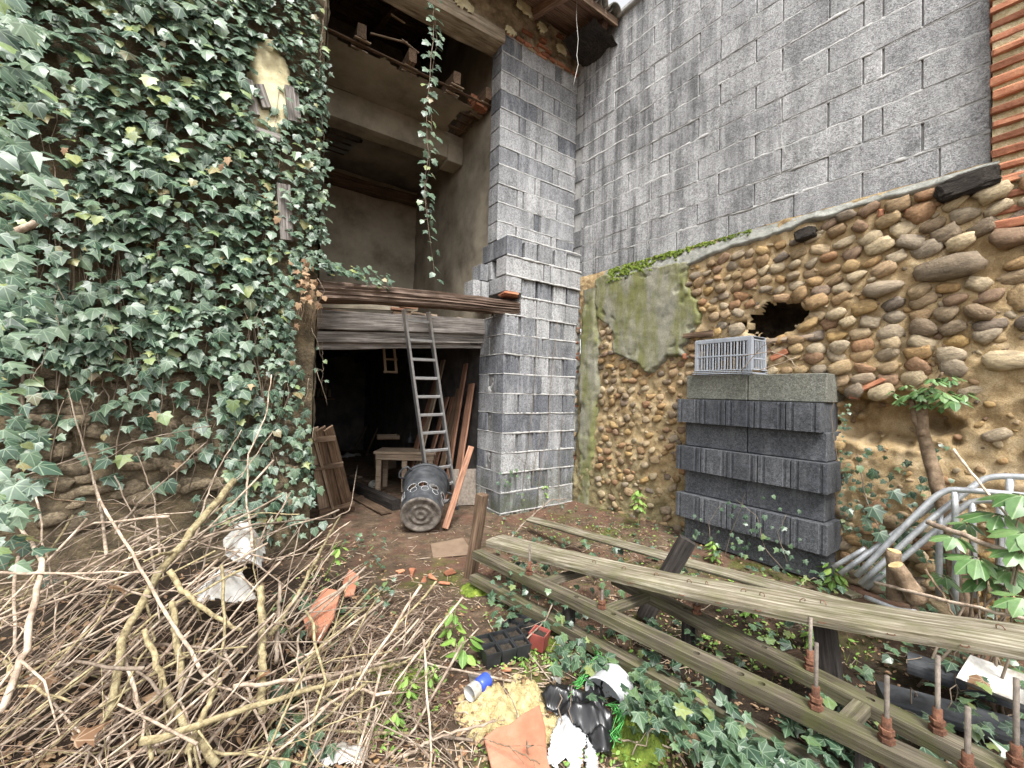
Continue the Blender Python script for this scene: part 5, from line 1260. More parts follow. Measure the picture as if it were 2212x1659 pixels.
# the long top plank, warped, one end raised
lp = thing('long_plank', 'long mossy weathered plank with rusty staples, running to the right edge', 'plank', G(-.6, -2.4))
fe = [pZ(1050, 1166, .31), pZ(1200, 1208, .34), pZ(1455, 1270, .40), pZ(1800, 1335, .47), pZ(2212, 1399, .54)]
fe.append(fe[-1] + (fe[-1] - fe[-2]).normalized() * .25)
wid = [.17, .19, .20, .20, .20, .20]
def plank_curve():
    n = 40; v = []; f = []; P = []
    for i in range(n + 1):
        t = i / n * (len(fe) - 1); k = min(int(t), len(fe) - 2); u_ = t - k
        p0, p1, p2, p3 = fe[max(k - 1, 0)], fe[k], fe[k + 1], fe[min(k + 2, len(fe) - 1)]
        p = .5 * ((2 * p1) + (p2 - p0) * u_ + (2 * p0 - 5 * p1 + 4 * p2 - p3) * u_ ** 2 + (3 * p1 - p0 - 3 * p2 + p3) * u_ ** 3); P.append(p)
    for i, p in enumerate(P):
        d = (P[min(i + 1, n)] - P[max(i - 1, 0)]); d.z = 0; d.normalize(); sd = Vector((-d.y, d.x, 0)); sd = sd if sd.x > 0 else -sd
        w_ = wid[min(int(i / n * 5), 5)] * (1 + .03 * fr(141, (i * .2, 0, 0), 2)); th = .042; e = .004 * fr(142, (i * .5, 0, 0), 2)
        for (y, z) in ((0, -th), (-.003 + e, -th * .5), (0 + e, -.004), (.006, 0), (w_ * .3, .001), (w_ * .7, .0), (w_ - .005, 0), (w_, -.004), (w_, -th)): v.append(p + sd * y + Vector((0, 0, z + .004 * fr(143, (i * .3, y * 20, 0), 2))))
    k = 9
    for i in range(n):
        for j in range(k): f.append([i * k + j, (i + 1) * k + j, (i + 1) * k + (j + 1) % k, i * k + (j + 1) % k])
    f.append(list(range(k))); f.append([n * k + j for j in range(k)][::-1])
    return v, f, P
v, f, PC = plank_curve()
pm, _ = along(PC[0], PC[-1]); inv = pm.inverted(); put('board', mesh('board', [inv @ q for q in v], f), 'plank', lp, pm)
def staple(p, d, up):
    d = d.normalized(); MB().tube([p - d * .010 - up * .004, p - d * .011 + up * .007, p - d * .004 + up * .012, p + d * .004 + up * .012, p + d * .010 + up * .006, p + d * .009 - up * .002], .0016, 5).build('staple', 'rust', lp, True)
zup = Vector((0, 0, 1))
def plank_at(px):
    for i, p in enumerate(PC):
        if pix(p)[0] > px: break
    return PC[max(i - 1, 0)].lerp(PC[i], .5), (PC[i] - PC[i - 1]).normalized()
for px, off in ((1330, .09), (1390, .10), (1478, .10), (1520, .11), (1610, .11), (1660, .1), (1715, .11), (1775, .12), (2165, .12), (1260, .08)):
    p, d = plank_at(px); sd = Vector((-d.y, d.x, 0)); sd = sd if sd.x > 0 else -sd; staple(p + sd * off + Vector((0, 0, .002)), rv(1) * .4 + d, zup)
for px in (1380, 1460, 1550, 1655, 1778, 1925, 2100):
    p, d = plank_at(px); sd = Vector((-d.y, d.x, 0)); sd = sd if sd.x > 0 else -sd; staple(p - sd * .002 - Vector((0, 0, .021)), d, -sd)
# props below the plank
for (px, lean_) in ((1745, (.0, 0)),):
    p, d = plank_at(px + 25); sd = Vector((-d.y, d.x, 0)); sd = sd if sd.x > 0 else -sd; q = p + sd * .1
    board('prop', Vector((q.x - lean_[0], q.y - .05, gz(q.x, q.y) - .03)), q - Vector((0, 0, .045)), .07, .06, 'blackwood', lp, up=(1, 0, 0))
tboard('dark_prop', pZ(1392, 1335, .02), pZ(1486, 1166, .50), .09, .05, 'blackwood', 'dark wet timber prop slanting up behind the long plank', 'prop', up=(-.4, -.7, .6), groove=.006)
tboard('thin_plank', pZ(1142, 1121, .12), pZ(1960, 1345, .36), .075, .02, 'plank', 'narrow mossy board lying behind the long plank', up=(-.35, 0, 1), nseg=24)
tboard('rotten_log', pZ(1660, 1432, .16), pZ(1730, 1418, .18), .06, .05, 'brownwood', 'short piece of rotten bark between the two rails', 'bark', groove=.02)
tboard('low_plank', pZ(1690, 1215, .06), pZ(1850, 1290, .06), .09, .02, 'plank', 'grey board end on the ground below the block stack')
for i, (a, b, z) in enumerate((((1960, 1430), (2260, 1530), .1), ((1900, 1500), (2260, 1600), .06))):
    tboard('black_gutter', pZ(*a, z), pZ(*b, z), .13, .05, 'blackplastic', ('black plastic trough lying beyond the rails at lower right', 'second black plastic trough lying nearest the lower right corner')[i], 'trough', groove=.001, nseg=6)
tag(put('paint_tray', hfield(lambda s, z, o: pZ(2150, 1480, .15) + Vector((s, z, o)), -.14, .14, -.09, .09, .02, lambda s, z: .03 * sstep(.7, 1., max(abs(s) / .14, abs(z) / .09))), 'whiteware'), 'dirty white tray with dry leaves near the right edge', 'tray')
tag(put('light_panel', bevbox(.5, .25, .008, .003), 'whitefilm', None, Matrix.Translation(pZ(2090, 1430, .02)) @ Matrix.Rotation(-.9, 4, 'Z')), 'pale flat sheet lying beneath the long plank at right', 'sheet')

# ================================================================== GALVANISED BARRIER TUBES
def tube_thing(name, paths, r, label, cat, X=None, group=None):
    P = [[pX(x, y, xx) for x, y, xx in p] for p in paths]; root = thing(name, label, cat, P[0][0], group)
    for p in P:
        n = []; 
        for i in range(len(p) - 1):
            for k in range(4): n.append(p[i].lerp(p[i + 1], k / 4))
        n.append(p[-1]); s = [n[0]] + [(n[i - 1] + n[i] * 2 + n[i + 1]) / 4 for i in range(1, len(n) - 1)] + [n[-1]]
        MB().tube(s, r, 10).build('tube', 'galv', root, True)
tube_thing('barrier_frame', [[(1850, 1245, .62), (1960, 1130, .68), (2020, 1072, .72), (2050, 1057, .73), (2110, 1060, .73), (2300, 1080, .73)], [(2062, 1062, .73), (2066, 1200, .73), (2062, 1300, .73)], [(2160, 1075, .73), (2158, 1290, .73)]], .015, 'nearest galvanised steel barrier frame leaning by the pruned tree', 'barrier')
tube_thing('barrier_frame', [[(1858, 1262, .66), (2000, 1130, .74), (2090, 1060, .80), (2125, 1034, .82), (2160, 1028, .82), (2300, 1034, .82)], [(2182, 1034, .82), (2175, 1150, .82), (2150, 1290, .82)], [(2030, 1110, .80), (2028, 1285, .80)]], .015, 'rear galvanised barrier frame with the highest rounded top bar', 'barrier')
tube_thing('barrier_frame', [[(1870, 1270, .70), (2000, 1165, .78), (2090, 1085, .84), (2130, 1080, .84), (2300, 1090, .84)], [(2100, 1085, .84), (2105, 1290, .84)], [(1815, 1240, .72), (1990, 1110, .9), (2040, 1070, .9)]], .015, 'middle galvanised barrier frame with the lower straight bars', 'barrier')
tube_thing('steel_pipe', [[(1800, 1225, .8), (1870, 1185, .82)]], .014, 'short pale pipe end sticking out from under the stack', 'pipe')
tube_thing('steel_pipe', [[(1870, 1290, .45), (1940, 1318, .38), (1978, 1322, .35)]], .012, 'thin pale pipe lying below the cut stumps', 'pipe')

# ================================================================== PRUNED SMALL TREE AND STUMPS
tt = thing('pruned_tree', 'small pruned tree with a leaning trunk and one tuft of leaves', 'tree', pX(2075, 1290, .85))
tb = [pX(2080, 1330, .82), pX(2062, 1200, .85), pX(2040, 1100, .88), pX(2012, 1000, .90), pX(1990, 925, .92), pX(1992, 880, .92), pX(2000, 845, .92)]
a, r = vine(tb, .042, .022, .004, 24); MB().tube(a, r, 12).build('trunk', 'trunk', tt, True)
a, r = vine([pX(1993, 935, .92), pX(1975, 905, .91), pX(1968, 860, .9)], .02, .014, .003, 8); MB().tube(a, r, 9).build('limb', 'trunk', tt, True)
a, r = vine([pX(1998, 860, .92), pX(2025, 825, .9), pX(2035, 805, .88)], .012, .006, .003, 6); MB().tube(a, r, 7).build('limb', 'trunk', tt, True)
MB().tube([pX(1992, 935, .905), pX(1985, 933, .89)], [.03, .022], 9).build('knot', 'trunk', tt, True)
L = []
for (px, py, nn, sz) in ((1965, 858, 16, .07), (1945, 868, 12, .06), (1985, 850, 18, .075), (2005, 838, 16, .07), (2040, 850, 14, .09), (2060, 862, 12, .09), (2050, 815, 14, .06), (2020, 820, 14, .06), (1960, 835, 12, .05), (1995, 872, 12, .06), (2085, 850, 7, .09), (1930, 850, 8, .05), (2030, 872, 8, .07)):
    c = pX(px, py, .90 + U(-.1, .04))
    for i in range(nn): an = i * 2.4; d = Vector((math.cos(an), math.sin(an), U(-.3, .45))); L.append((c + d * sz * .2 + rv(.008), Vector((d.x * .4 - .3, d.y * .4, 1)), d, sz * U(.5, .85), R.randrange(2)))
leaves_out(tt, L, 'oval', 'shrub', 300)
for i, (b0, b1, rr, lb_) in enumerate((((1935, 1295, .45), (1932, 1192, .45), .034, 'upright sawn-off stump behind the long plank'), ((1985, 1300, .42), (1935, 1222, .38), .038, 'slanting sawn stump with a fresh yellow cut face'))):
    p, q = pX(*b0), pX(*b1); st = thing('tree_stump', lb_, 'stump', p); a, r = vine([p, (p + q) / 2, q], rr * 1.15, rr * .9, .003, 8); MB().tube(a, r, 11).build('trunk', 'trunk', st, True)
    d = (a[-1] - a[-2]).normalized(); MB().tube([a[-1] + d * .001, a[-1] + d * .006], rr * .8, 11).build('cut_face', 'cut', st)
for i, (pts, r0_, lb_, mt) in enumerate(((((2060, 970, .75), (2120, 1050, .7), (2190, 1130, .65)), .007, 'thin straight pole slanting across the barrier frames', 'bark'), (((2003, 1128, .52), (2090, 1160, .46), (2185, 1195, .42)), .014, 'stout cut branch lying across the barrier tubes', 'bark'), (((1890, 1260, .42), (2050, 1300, .3), (2230, 1340, .2)), .009, 'long pale branch lying just beyond the plank', 'bark'), (((2000, 1230, .42), (2030, 1275, .38), (2060, 1330, .33)), .006, 'small dark twig standing behind the plank', 'trunk'), (((1850, 980, .95), (1870, 1080, .9), (1905, 1150, .85)), .004, 'thin brown stalk beside the block stack', 'vine'))):
    a, r = vine([pX(*p) for p in pts], r0_, r0_ * .7, .005, 10); tag(MB().tube(a, r, 7).build('cut_branch', mt, None, True), lb_, 'branch')

# ================================================================== RUBBISH in the foreground
def tray4(name, p, ang, label, mat='potblack', cells=(3, 2), cs=.075, h=.065):
    root = thing(name, label, 'tray', p); m = Matrix.Translation(p) @ Matrix.Rotation(ang, 4, 'Z') @ Matrix.Rotation(.06, 4, 'X'); nx_, ny_ = cells
    for i in range(nx_):
        for j in range(ny_):
            x, y = i * cs, j * cs; mb = MB(); o, b_ = .5 * cs - .001, .36 * cs; c = Vector((x + cs / 2, y + cs / 2, 0))
            ring = [(o, h), (o - .004, h + .002), (o - .008, h), (b_ - .0, .004)]
            vv = []; 
            for (q, z) in ((b_ + .004, 0), (o, h - .002), (o, h + .003), (o - .006, h + .003), (o - .007, h - .004), (b_, .006)): vv += [c + Vector((sx * q, sy * q, z)) for sx, sy in ((-1, -1), (1, -1), (1, 1), (-1, 1))]
            ff = [[k * 4 + a_, k * 4 + (a_ + 1) % 4, (k + 1) * 4 + (a_ + 1) % 4, (k + 1) * 4 + a_] for k in range(5) for a_ in range(4)] + [[0, 3, 2, 1]]
            cell = put('cell', mesh('cell', vv, ff), mat, root, m)
            q = o - .010; s = MB(); g = 5; vv = [c + Vector((-q + 2 * q * a_ / g, -q + 2 * q * b2 / g, h - .012 + U(-.004, .004))) for b2 in range(g + 1) for a_ in range(g + 1)]
            put('soil', mesh('soil', vv, [[b2 * (g + 1) + a_, b2 * (g + 1) + a_ + 1, (b2 + 1) * (g + 1) + a_ + 1, (b2 + 1) * (g + 1) + a_] for b2 in range(g) for a_ in range(g)], True), 'soil', cell, m)
    return root
tray4('seed_tray', gp(1075, 1440) + Vector((-.06, .0, .0)), -.15, 'black seed tray of six square cells on the path edge')
tray4('seed_tray', gp(1145, 1405) + Vector((-.02, .02, .0)), .35, 'second black seed tray with sprouting weeds behind the red pot', cells=(2, 2))
tray4('plant_pot', gp(1165, 1412) + Vector((.0, -.03, .01)), .5, 'single square dark red plastic pot beside the seed trays', 'redpot', (1, 1), .085, .075)
# sand heap, moss cushion: small humps with real grain
def hump(name, c, ra, rb, h, mat, label, cat, seed, res=.012, ang=0, kind=None, amp=.012):
    ca, sa = math.cos(ang), math.sin(ang)
    def n(s, z):
        d = math.hypot(s / ra, z / rb) + .22 * fr(seed, (s * 7, z * 7, 0), 3)
        if d > 1.05: return None
        return h * max(-.1, 1 - d * d) + amp * fr(seed + 1, (s * 30, z * 30, 0), 4)
    me = hfield(lambda s, z, o: Vector((c.x + s * ca - z * sa, c.y + s * sa + z * ca, gz(c.x + s * ca - z * sa, c.y + s * sa + z * ca) + o - .004)), -ra * 1.1, ra * 1.1, -rb * 1.1, rb * 1.1, res, n)
    return tag(put(name, me, mat), label, cat, None, kind)
SC = gp(1105, 1530); hump('sand_heap', SC, .25, .15, .035, 'sand', 'small heap of yellow sand in the foreground litter', 'sand', 151, .007, -.5, amp=.03)
hump('moss_cushion', gp(1385, 1600), .16, .12, .05, 'moss', 'bright green moss cushion at the bottom centre', 'moss', 153, .008, .3, amp=.02)
hump('moss_cushion', gp(1160, 1395), .2, .08, .02, 'moss', 'thin moss patch behind the seed trays', 'moss', 155, .01, .0, amp=.015)
hump('moss_cushion', gp(880, 1480), .12, .1, .04, 'moss', 'small moss clump at the right foot of the brush pile', 'moss', 157, .008, .0, amp=.02)
hump('moss_cushion', gp(1030, 1275), .10, .12, .04, 'moss', 'mossy lump at the foot of the wooden stake', 'moss', 159, .01, .0, amp=.02)
hump('moss_cushion', gp(820, 1450), .1, .08, .03, 'moss', 'moss tuft beside the pale long branches', 'moss', 161, .01, .0, amp=.02)
def shard(name, pts, z, th, mat, label, cat, tilt=0.):
    P = [gp(x, y, z) for x, y in pts]; c = sum(P, Vector()) / len(P); nrm = Vector((tilt * -.5, tilt * -.6, 1)).normalized()
    top = [p + Vector((0, 0, -(p - c).xy.dot(nrm.xy) / nrm.z)) for p in P]; 
    mid = [c + (p - c) * .5 for p in top]; n = len(P)
    v = top + [p - nrm * th for p in top]; f = [list(range(n))[::-1], list(range(n, 2 * n))] + [[i, (i + 1) % n, n + (i + 1) % n, n + i] for i in range(n)]
    bm = bmesh.new(); vs = [bm.verts.new(q) for q in v]; 
    for q in f: bm.faces.new([vs[i] for i in q])
    bmesh.ops.recalc_face_normals(bm, faces=bm.faces[:]); bmesh.ops.bevel(bm, geom=bm.edges[:], offset=.003, segments=1, affect='EDGES')
    me = bpy.data.meshes.new(name); bm.to_mesh(me); bm.free(); return tag(put(name, me, mat), label, cat)
shard('tile_fragment', ((1045, 1592), (1075, 1575), (1100, 1572), (1128, 1555), (1165, 1540), (1178, 1580), (1182, 1628), (1196, 1668), (1120, 1672), (1068, 1660)), .075, .016, 'terracotta', 'large broken terracotta tile in the bottom centre', 'tile', .35)
shard('tile_fragment', ((655, 1325), (700, 1290), (735, 1300), (720, 1335), (690, 1365), (665, 1350)), .10, .015, 'terracotta', 'curved terracotta shard half buried at the right of the brush pile', 'tile', .5)
shard('tile_fragment', ((740, 1255), (755, 1240), (775, 1250), (765, 1275), (745, 1275)), .08, .014, 'terracotta', 'smaller terracotta shard beside the path above the curved one', 'tile', .3)
for i, (px, py, s) in enumerate(((890, 1235, 30), (940, 1243, 26), (975, 1235, 28), (915, 1250, 22), (865, 1232, 18), (960, 1258, 20), (1095, 1445, 20), (1150, 1500, 18), (1190, 1535, 10), (1280, 1560, 18), (1110, 1500, 12))):
    shard('brick_fragment', [(px + s * .62 * math.cos(a) * U(.6, 1.1), py + s * .3 * math.sin(a) * U(.7, 1.1)) for a in sorted(U(0, 6.28) for _ in range(5))], .02, .012, 'brick', ('flat red tile chip on the path, leftmost of the row', 'flat red tile chip on the path by the stake', 'red tile chip nearest the stake', 'small red chip in the middle of the path', 'tiny red chip at the left border of the path', 'small red chip below the row on the path', 'pinkish tile chip behind the sand heap', 'orange brick piece on the sand heap', 'tiny orange chip right of the sand', 'brownish tile chip by the moss cushion', 'rust-coloured chip on top of the sand')[i], 'chip', .15)
for i, (pts) in enumerate((((1010, 1452), (1060, 1450), (1068, 1468), (1015, 1472)), ((1045, 1475), (1085, 1468), (1100, 1495), (1060, 1490)), ((930, 1175), (1000, 1165), (1025, 1195), (935, 1200)))):
    shard('slate_piece', pts, .02, .008, ('rod', 'brownwood', 'cardboard')[i], ('grey slate scrap in front of the seed tray', 'brown slate scrap above the sand heap', 'flat brown sheet lying on the path at the threshold')[i], 'slab', .1)
# crumpled films
def crumple(name, P, mat, label, cat, lift=.03, seed=0, res=.02, amp=.05, base=.02, freq=9):
    """sheet over a photo-outline on the ground, thrown into folds; two-sided with thickness"""
    Q = [gp(x, y, base + lift * .7 + amp * .25) for x, y in P]; poly = [(q.x, q.y) for q in Q]; xs = [p[0] for p in poly]; ys = [p[1] for p in poly]
    def n(x, y):
        d = pdist(x, y, poly) + .012 * fr(seed, (x * 12, y * 12, 0), 3)
        if d < -.006: return None
        a_ = x * .8 + y * .6; b_ = y * .8 - x * .6; fold = abs(fr(seed + 1, (a_ * freq * 1.5, b_ * freq * .5, 0), 2)); ridge = abs(fr(seed + 4, (a_ * freq * .6, b_ * freq * 1.1, 7), 2))
        crs = abs(fr(seed + 7, (x * 26, y * 26, 3), 3)); return base + amp * fold + amp * .5 * ridge * min(1, d / .03 + .2) + lift * sstep(0, .08, d) - amp * .35 * crs
    me = hfield(lambda s, z, o: Vector((s, z, gz(s, z) + o)), min(xs) - .02, max(xs) + .02, min(ys) - .02, max(ys) + .02, .0075, n)
    o = put(name, me, mat); so_ = o.modifiers.new('thick', 'SOLIDIFY'); so_.thickness = .0015; return tag(o, label, cat)
crumple('black_bag', ((1168, 1475), (1200, 1455), (1235, 1470), (1262, 1480), (1275, 1440), (1295, 1455), (1305, 1500), (1328, 1560), (1318, 1610), (1290, 1598), (1262, 1565), (1225, 1530), (1180, 1510)), 'bag', 'crumpled shiny black plastic bag in the foreground litter', 'bag', .05, 171, amp=.06, freq=11)
crumple('white_film', ((1188, 1580), (1205, 1520), (1225, 1512), (1245, 1540), (1262, 1565), (1258, 1640), (1262, 1668), (1225, 1668), (1228, 1600), (1200, 1622), (1180, 1610)), 'whitefilm', 'torn white plastic film beside the terracotta tile', 'film', .07, 175, amp=.045, freq=5)
crumple('white_film', ((1265, 1668), (1262, 1610), (1272, 1570), (1285, 1610), (1290, 1640), (1330, 1640), (1360, 1668)), 'whitefilm', 'second piece of white plastic film at the bottom edge', 'film', .05, 179, amp=.05, freq=6)
crumple('dead_leaf', ((1438, 1545), (1470, 1535), (1500, 1540), (1522, 1570), (1510, 1610), (1480, 1580), (1455, 1570)), 'paper', 'big curled brown dead leaf among the ivy at bottom centre', 'leaf', .04, 181, amp=.04, freq=12)
crumple('white_scrap', ((485, 1140), (550, 1135), (575, 1160), (565, 1195), (520, 1185), (490, 1170)), 'whiteware', 'broken white enamel piece buried in the branches, upper one', 'scrap', .10, 183, amp=.03, base=.14)
crumple('white_scrap', ((418, 1235), (470, 1215), (545, 1225), (555, 1255), (480, 1262), (430, 1260)), 'whiteware', 'broken white enamel piece buried in the branches, lower one', 'scrap', .10, 185, amp=.03, base=.16)
crumple('white_scrap', ((670, 1610), (740, 1590), (790, 1605), (780, 1635), (700, 1640)), 'whiteware', 'white litter scrap under the lower right of the brush pile', 'scrap', .03, 187, amp=.02)
crumple('white_scrap', ((1170, 1600), (1185, 1608), (1200, 1628), (1175, 1640), (1160, 1625)), 'whiteware', 'crumpled pale foil ball right of the terracotta tile', 'scrap', .05, 188, amp=.05)
crumple('white_scrap', ((1190, 1450), (1210, 1455), (1215, 1475), (1198, 1472)), 'whiteware', 'small white crumpled scrap left of the black bag', 'scrap', .02, 189, amp=.02)
# tub with yellow print, blue can, twine
tp = gp(1335, 1470, .075); td = Vector((-.75, -.18, -.12)).normalized(); tm2 = frame(tp, td.orthogonal().normalized(), td.cross(td.orthogonal().normalized()), td)
tub = thing('plastic_tub', 'white plastic tub with yellow print tipped behind the black bag', 'tub', gp(1330, 1500))
MB().lathe([(.0, 0), (.07, 0), (.074, .004), (.085, .115), (.089, .117), (.089, .122), (.083, .122), (.070, .008), (.0, .008)], None, 28).build('body', 'whitefilm', tub, True, tm2)
v = []; f = []
for i in range(9):
    a = 3.4 + .8 * i / 8
    for z in (.03, .095): rr = .0745 + (z - .004) / .111 * .011 + .0012; v.append((rr * math.cos(a), rr * math.sin(a), z))
put('label_print', mesh('print', v, [[2 * i, 2 * i + 2, 2 * i + 3, 2 * i + 1] for i in range(8)]), 'yellowprint', tub, tm2)
cp = gp(1040, 1478, .03); cm2 = frame(cp, Vector((0, 0, 1)), Vector((.3, -.95, 0)).normalized(), Vector((.95, .3, 0)).normalized()); can = thing('drink_can', 'crushed blue and white can beside the sand heap', 'can', gp(1040, 1478))
MB().lathe([(.0, .0), (.022, .0), (.030, .008), (.031, .05), (.030, .055)], Matrix.Translation((0, 0, -.02)), 18).build('blue_half', 'bluefoil', can, True, cm2); MB().lathe([(.030, .0), (.029, .04), (.02, .055), (.0, .056)], Matrix.Translation((0, 0, -.072)) , 18).build('white_half', 'whiteware', can, True, cm2)
tw = thing('twine', 'tangled bright green plastic twine beside the black bag', 'twine', gp(1290, 1450))
for k in range(26):
    t0 = R.random(); pts = []
    for i in range(9):
        t = i / 8; px = np.interp(t, [0, .3, .55, 1], [1285, 1300, 1255, 1235]) if k < 15 else np.interp(t, [0, .4, .7, 1], [1322, 1345, 1335, 1325]); py = np.interp(t, [0, .3, .55, 1], [1405, 1425, 1470, 1492]) if k < 15 else np.interp(t, [0, .4, .7, 1], [1525, 1540, 1570, 1600])
        pts.append(gp(px + R.gauss(0, 7), py + R.gauss(0, 7), .06 + .03 * math.sin(i + k)))
    MB().tube(pts, .0014, 4).build('strand', 'greentwine', tw, True)

# ================================================================== BRUSH PILE
def ptop(x, y): return gz(x, y) + .26 * (1 - sstep(.3, 1.2, math.hypot((x + 2.6) / 1.0, (y + 1.0) / 1.1)))
def pp(px, py, dz=0):
    return hit(px, py, ptop, dz)
FW = Vector((.568, .823, 0)); RT = Vector((.823, -.568, 0))
def branch(name, pts, r0, r1, mat, label, cat='branch', group=None, n=14, ns=7, twigs=2, wob=.006):
    a, r = vine(pts, r0, r1, wob, n); mb = MB().tube(a, r, ns)
    o = mb.build(name, mat, None, True); tag(o, label, cat, group)
    for k in range(twigs):
        i = R.randrange(n // 3, n); d = ((a[min(i + 1, n)] - a[i - 1]).normalized() + rv(.5)).normalized(); L_ = U(.08, .25)
        m2 = MB().tube([a[i], a[i] + d * L_ * .5 + rv(.01), a[i] + d * L_ + rv(.02)], [r[i] * .5, r[i] * .4, r[i] * .2], 5); m2.build('side_twig', mat, o, True)
    return o
def mixp(p):
    return pp(p[0], p[1], p[2]) if len(p) == 3 else pY(p[0], p[1], p[3])
SP = [([(507, 1037, .28), (420, 1140, .16), (341, 1243, .12), (269, 1364, .1), (233, 1553, .04)], .020, .015, 'lichen', 'thickest lichen-speckled branch slanting up across the brush pile'),
 ([(563, 1268, .22), (566, 1400, .1), (567, 1540, .02)], .017, .018, 'lichen', 'upright sawn lichened stem in the middle of the brush pile'),
 ([(736, 1113, .26), (691, 1194, .2), (640, 1290, .16), (583, 1373, .1)], .007, .014, 'lichen', 'smooth branch rising to the right from the upright stem'),
 ([(772, 1005, .42), (758, 1100, .30), (722, 1120, .24), (560, 1130, .2), (440, 1160, .2)], .005, .007, 'bark', 'pale bent branch with a tip pointing up at the doorway'),
 ([(368, 1234, .2), (395, 1275, .16), (426, 1306, .14), (520, 1364, .1)], .013, .009, 'lichen', 'short thick curved branch in the heart of the brush pile'),
 ([(502, 1485, .14), (718, 1459, .1), (902, 1414, .05)], .010, .006, 'bark', 'upper of two long pale branches reaching right to the path'),
 ([(301, 1607, .18), (538, 1530, .15), (830, 1441, .1), (880, 1430, .06)], .014, .007, 'lichen', 'lower of two long pale branches reaching right to the path'),
 ([(22, 1100, .2), (90, 1212, .18), (54, 1405, .15), (0, 1540, .1)], .010, .012, 'bark', 'bowed branch down the left edge of the brush pile'),
 ([(372, 1302, .15), (384, 1400, .1), (395, 1492, .05)], .013, .015, 'lichen', 'short cut stick standing left of the upright stem'),
 ([(310, 1360, .14), (345, 1450, .1), (372, 1530, .08), (470, 1650, .05)], .010, .016, 'lichen', 'knobbly branch running down to the bottom of the pile'),
 ([(475, 1468, .14), (440, 1540, .12), (404, 1625, .1)], .010, .012, 'lichen', 'pale straight stick near the bottom centre of the pile'),
 ([(193, 992, .3), (215, 1082, .24), (323, 1261, .2), (457, 1485, .1)], .005, .008, 'bark', 'long thin stick crossing the pile from top left downwards'),
 ([(606, 1261, .16), (600, 1340, .1), (597, 1432, .04)], .009, .011, 'bark', 'thin upright stick just right of the sawn stem'),
 ([(0, 1239, .2), (180, 1238, .2), (350, 1237, .18)], .006, .004, 'bark', 'straight horizontal stick at the left of the pile'),
 ([(147, 840, 0, -.35), (155, 880, 0, -.38), (190, 990, 0, -.45), (215, 1085, 0, -.5), (230, 1200, .1)], .003, .008, 'bark', 'tall pale shoot with a hooked tip against the ivy at left'),
 ([(456, 919, 0, -.25), (285, 954, 0, -.35), (57, 1025, 0, -.5), (10, 1060, 0, -.6)], .003, .006, 'bark', 'long arching shoot across the foot of the ivy wall'),
 ([(586, 810, 0, -.3), (576, 897, 0, -.32), (536, 981, 0, -.36), (533, 1085, 0, -.4), (545, 1180, .1)], .004, .008, 'bark', 'tall curved shoot rising before the ivy near the doorway'),
 ([(523, 928, 0, -.3), (469, 1015, 0, -.4), (446, 1078, 0, -.5), (420, 1160, .1)], .004, .007, 'bark', 'straight shoot leaning right in front of the bare stones'),
 ([(447, 954, 0, -.3), (380, 1015, 0, -.45), (302, 1085, 0, -.6), (250, 1150, .15)], .004, .007, 'bark', 'slanting stick pointing up to the ivy above the pile'),
 ([(0, 1018, 0, -.7), (60, 1050, 0, -.6), (117, 1078, 0, -.5), (250, 1090, 0, -.4), (370, 1085, 0, -.35)], .007, .004, 'trunk', 'dark drooping branch entering from the left edge'),
 ([(295, 978, 0, -.3), (335, 1078, 0, -.4), (345, 1200, .1)], .003, .006, 'bark', 'thin forked shoot in front of the ivy stems'),
 ([(590, 930, 0, -.3), (520, 1030, 0, -.4), (440, 1130, .15)], .003, .006, 'bark', 'thin shoot crossing the straight leaning one'),
 ([(870, 1635, .03), (940, 1595, .05), (1071, 1555, .1)], .008, .005, 'bark', 'crooked pale stick reaching over the terracotta tile'),
 ([(1040, 1591, .1), (1100, 1615, .12), (1165, 1648, .11)], .003, .003, 'trunk', 'thin dark twig lying on the terracotta tile'),
 ([(810, 1480, .03), (850, 1530, .03), (900, 1560, .04), (960, 1600, .03), (985, 1660, .03)], .006, .005, 'bark', 'curling pale stick at the right foot of the pile'),
 ([(1119, 1181, .28), (1180, 1209, .26), (1210, 1269, .2), (1180, 1338, .12), (1135, 1382, .08), (1144, 1415, .03), (1190, 1470, .02)], .006, .004, 'bark', 'bowed bare vine looping over the rails down to the trays'),
 ([(1090, 1180, .02), (1130, 1130, .1), (1190, 1080, .2), (1225, 1078, .2)], .010, .006, 'bark', 'bent bare stem arching before the pillar foot'),
 ([(1470, 1620, .02), (1380, 1605, .03), (1280, 1590, .03)], .004, .004, 'bark', 'thin straw-coloured stick beside the moss cushion')]
for pts, r0_, r1_, mt, lb_ in SP: branch('cut_branch', [mixp(p) for p in pts], r0_ * .8, r1_ * .8, mt, lb_, group='cut branches of the brush pile', n=18, ns=8, twigs=3 if r0_ < .012 else 1, wob=.005)
def rand_stick(kmin, kmax, rmin, rmax):
    px = U(-40, 760) if R.random() < .85 else U(700, 900); py = U(1060, 1700) if px < 700 else U(1380, 1640)
    c = pp(px, py, U(-.10, .10)); ph = (rad(U(40, 100)) if R.random() < .45 else rad(U(-30, 175))); L_ = U(kmin, kmax)
    d = (RT * math.cos(ph) + FW * math.sin(ph) + Vector((0, 0, U(.1, .85) if math.sin(ph) > .5 else U(-.1, .3)))).normalized(); s = Vector((-d.y, d.x, 0)) * U(-.16, .16) * L_
    a, b = c - d * L_ / 2, c + d * L_ / 2; pts = [a, c + s + Vector((0, 0, U(-.02, .05))), b]
    for p in pts: p.y = min(p.y, -.08); p.z = max(p.z, gz(p.x, p.y) + .01)
    return pts, U(rmin, rmax)
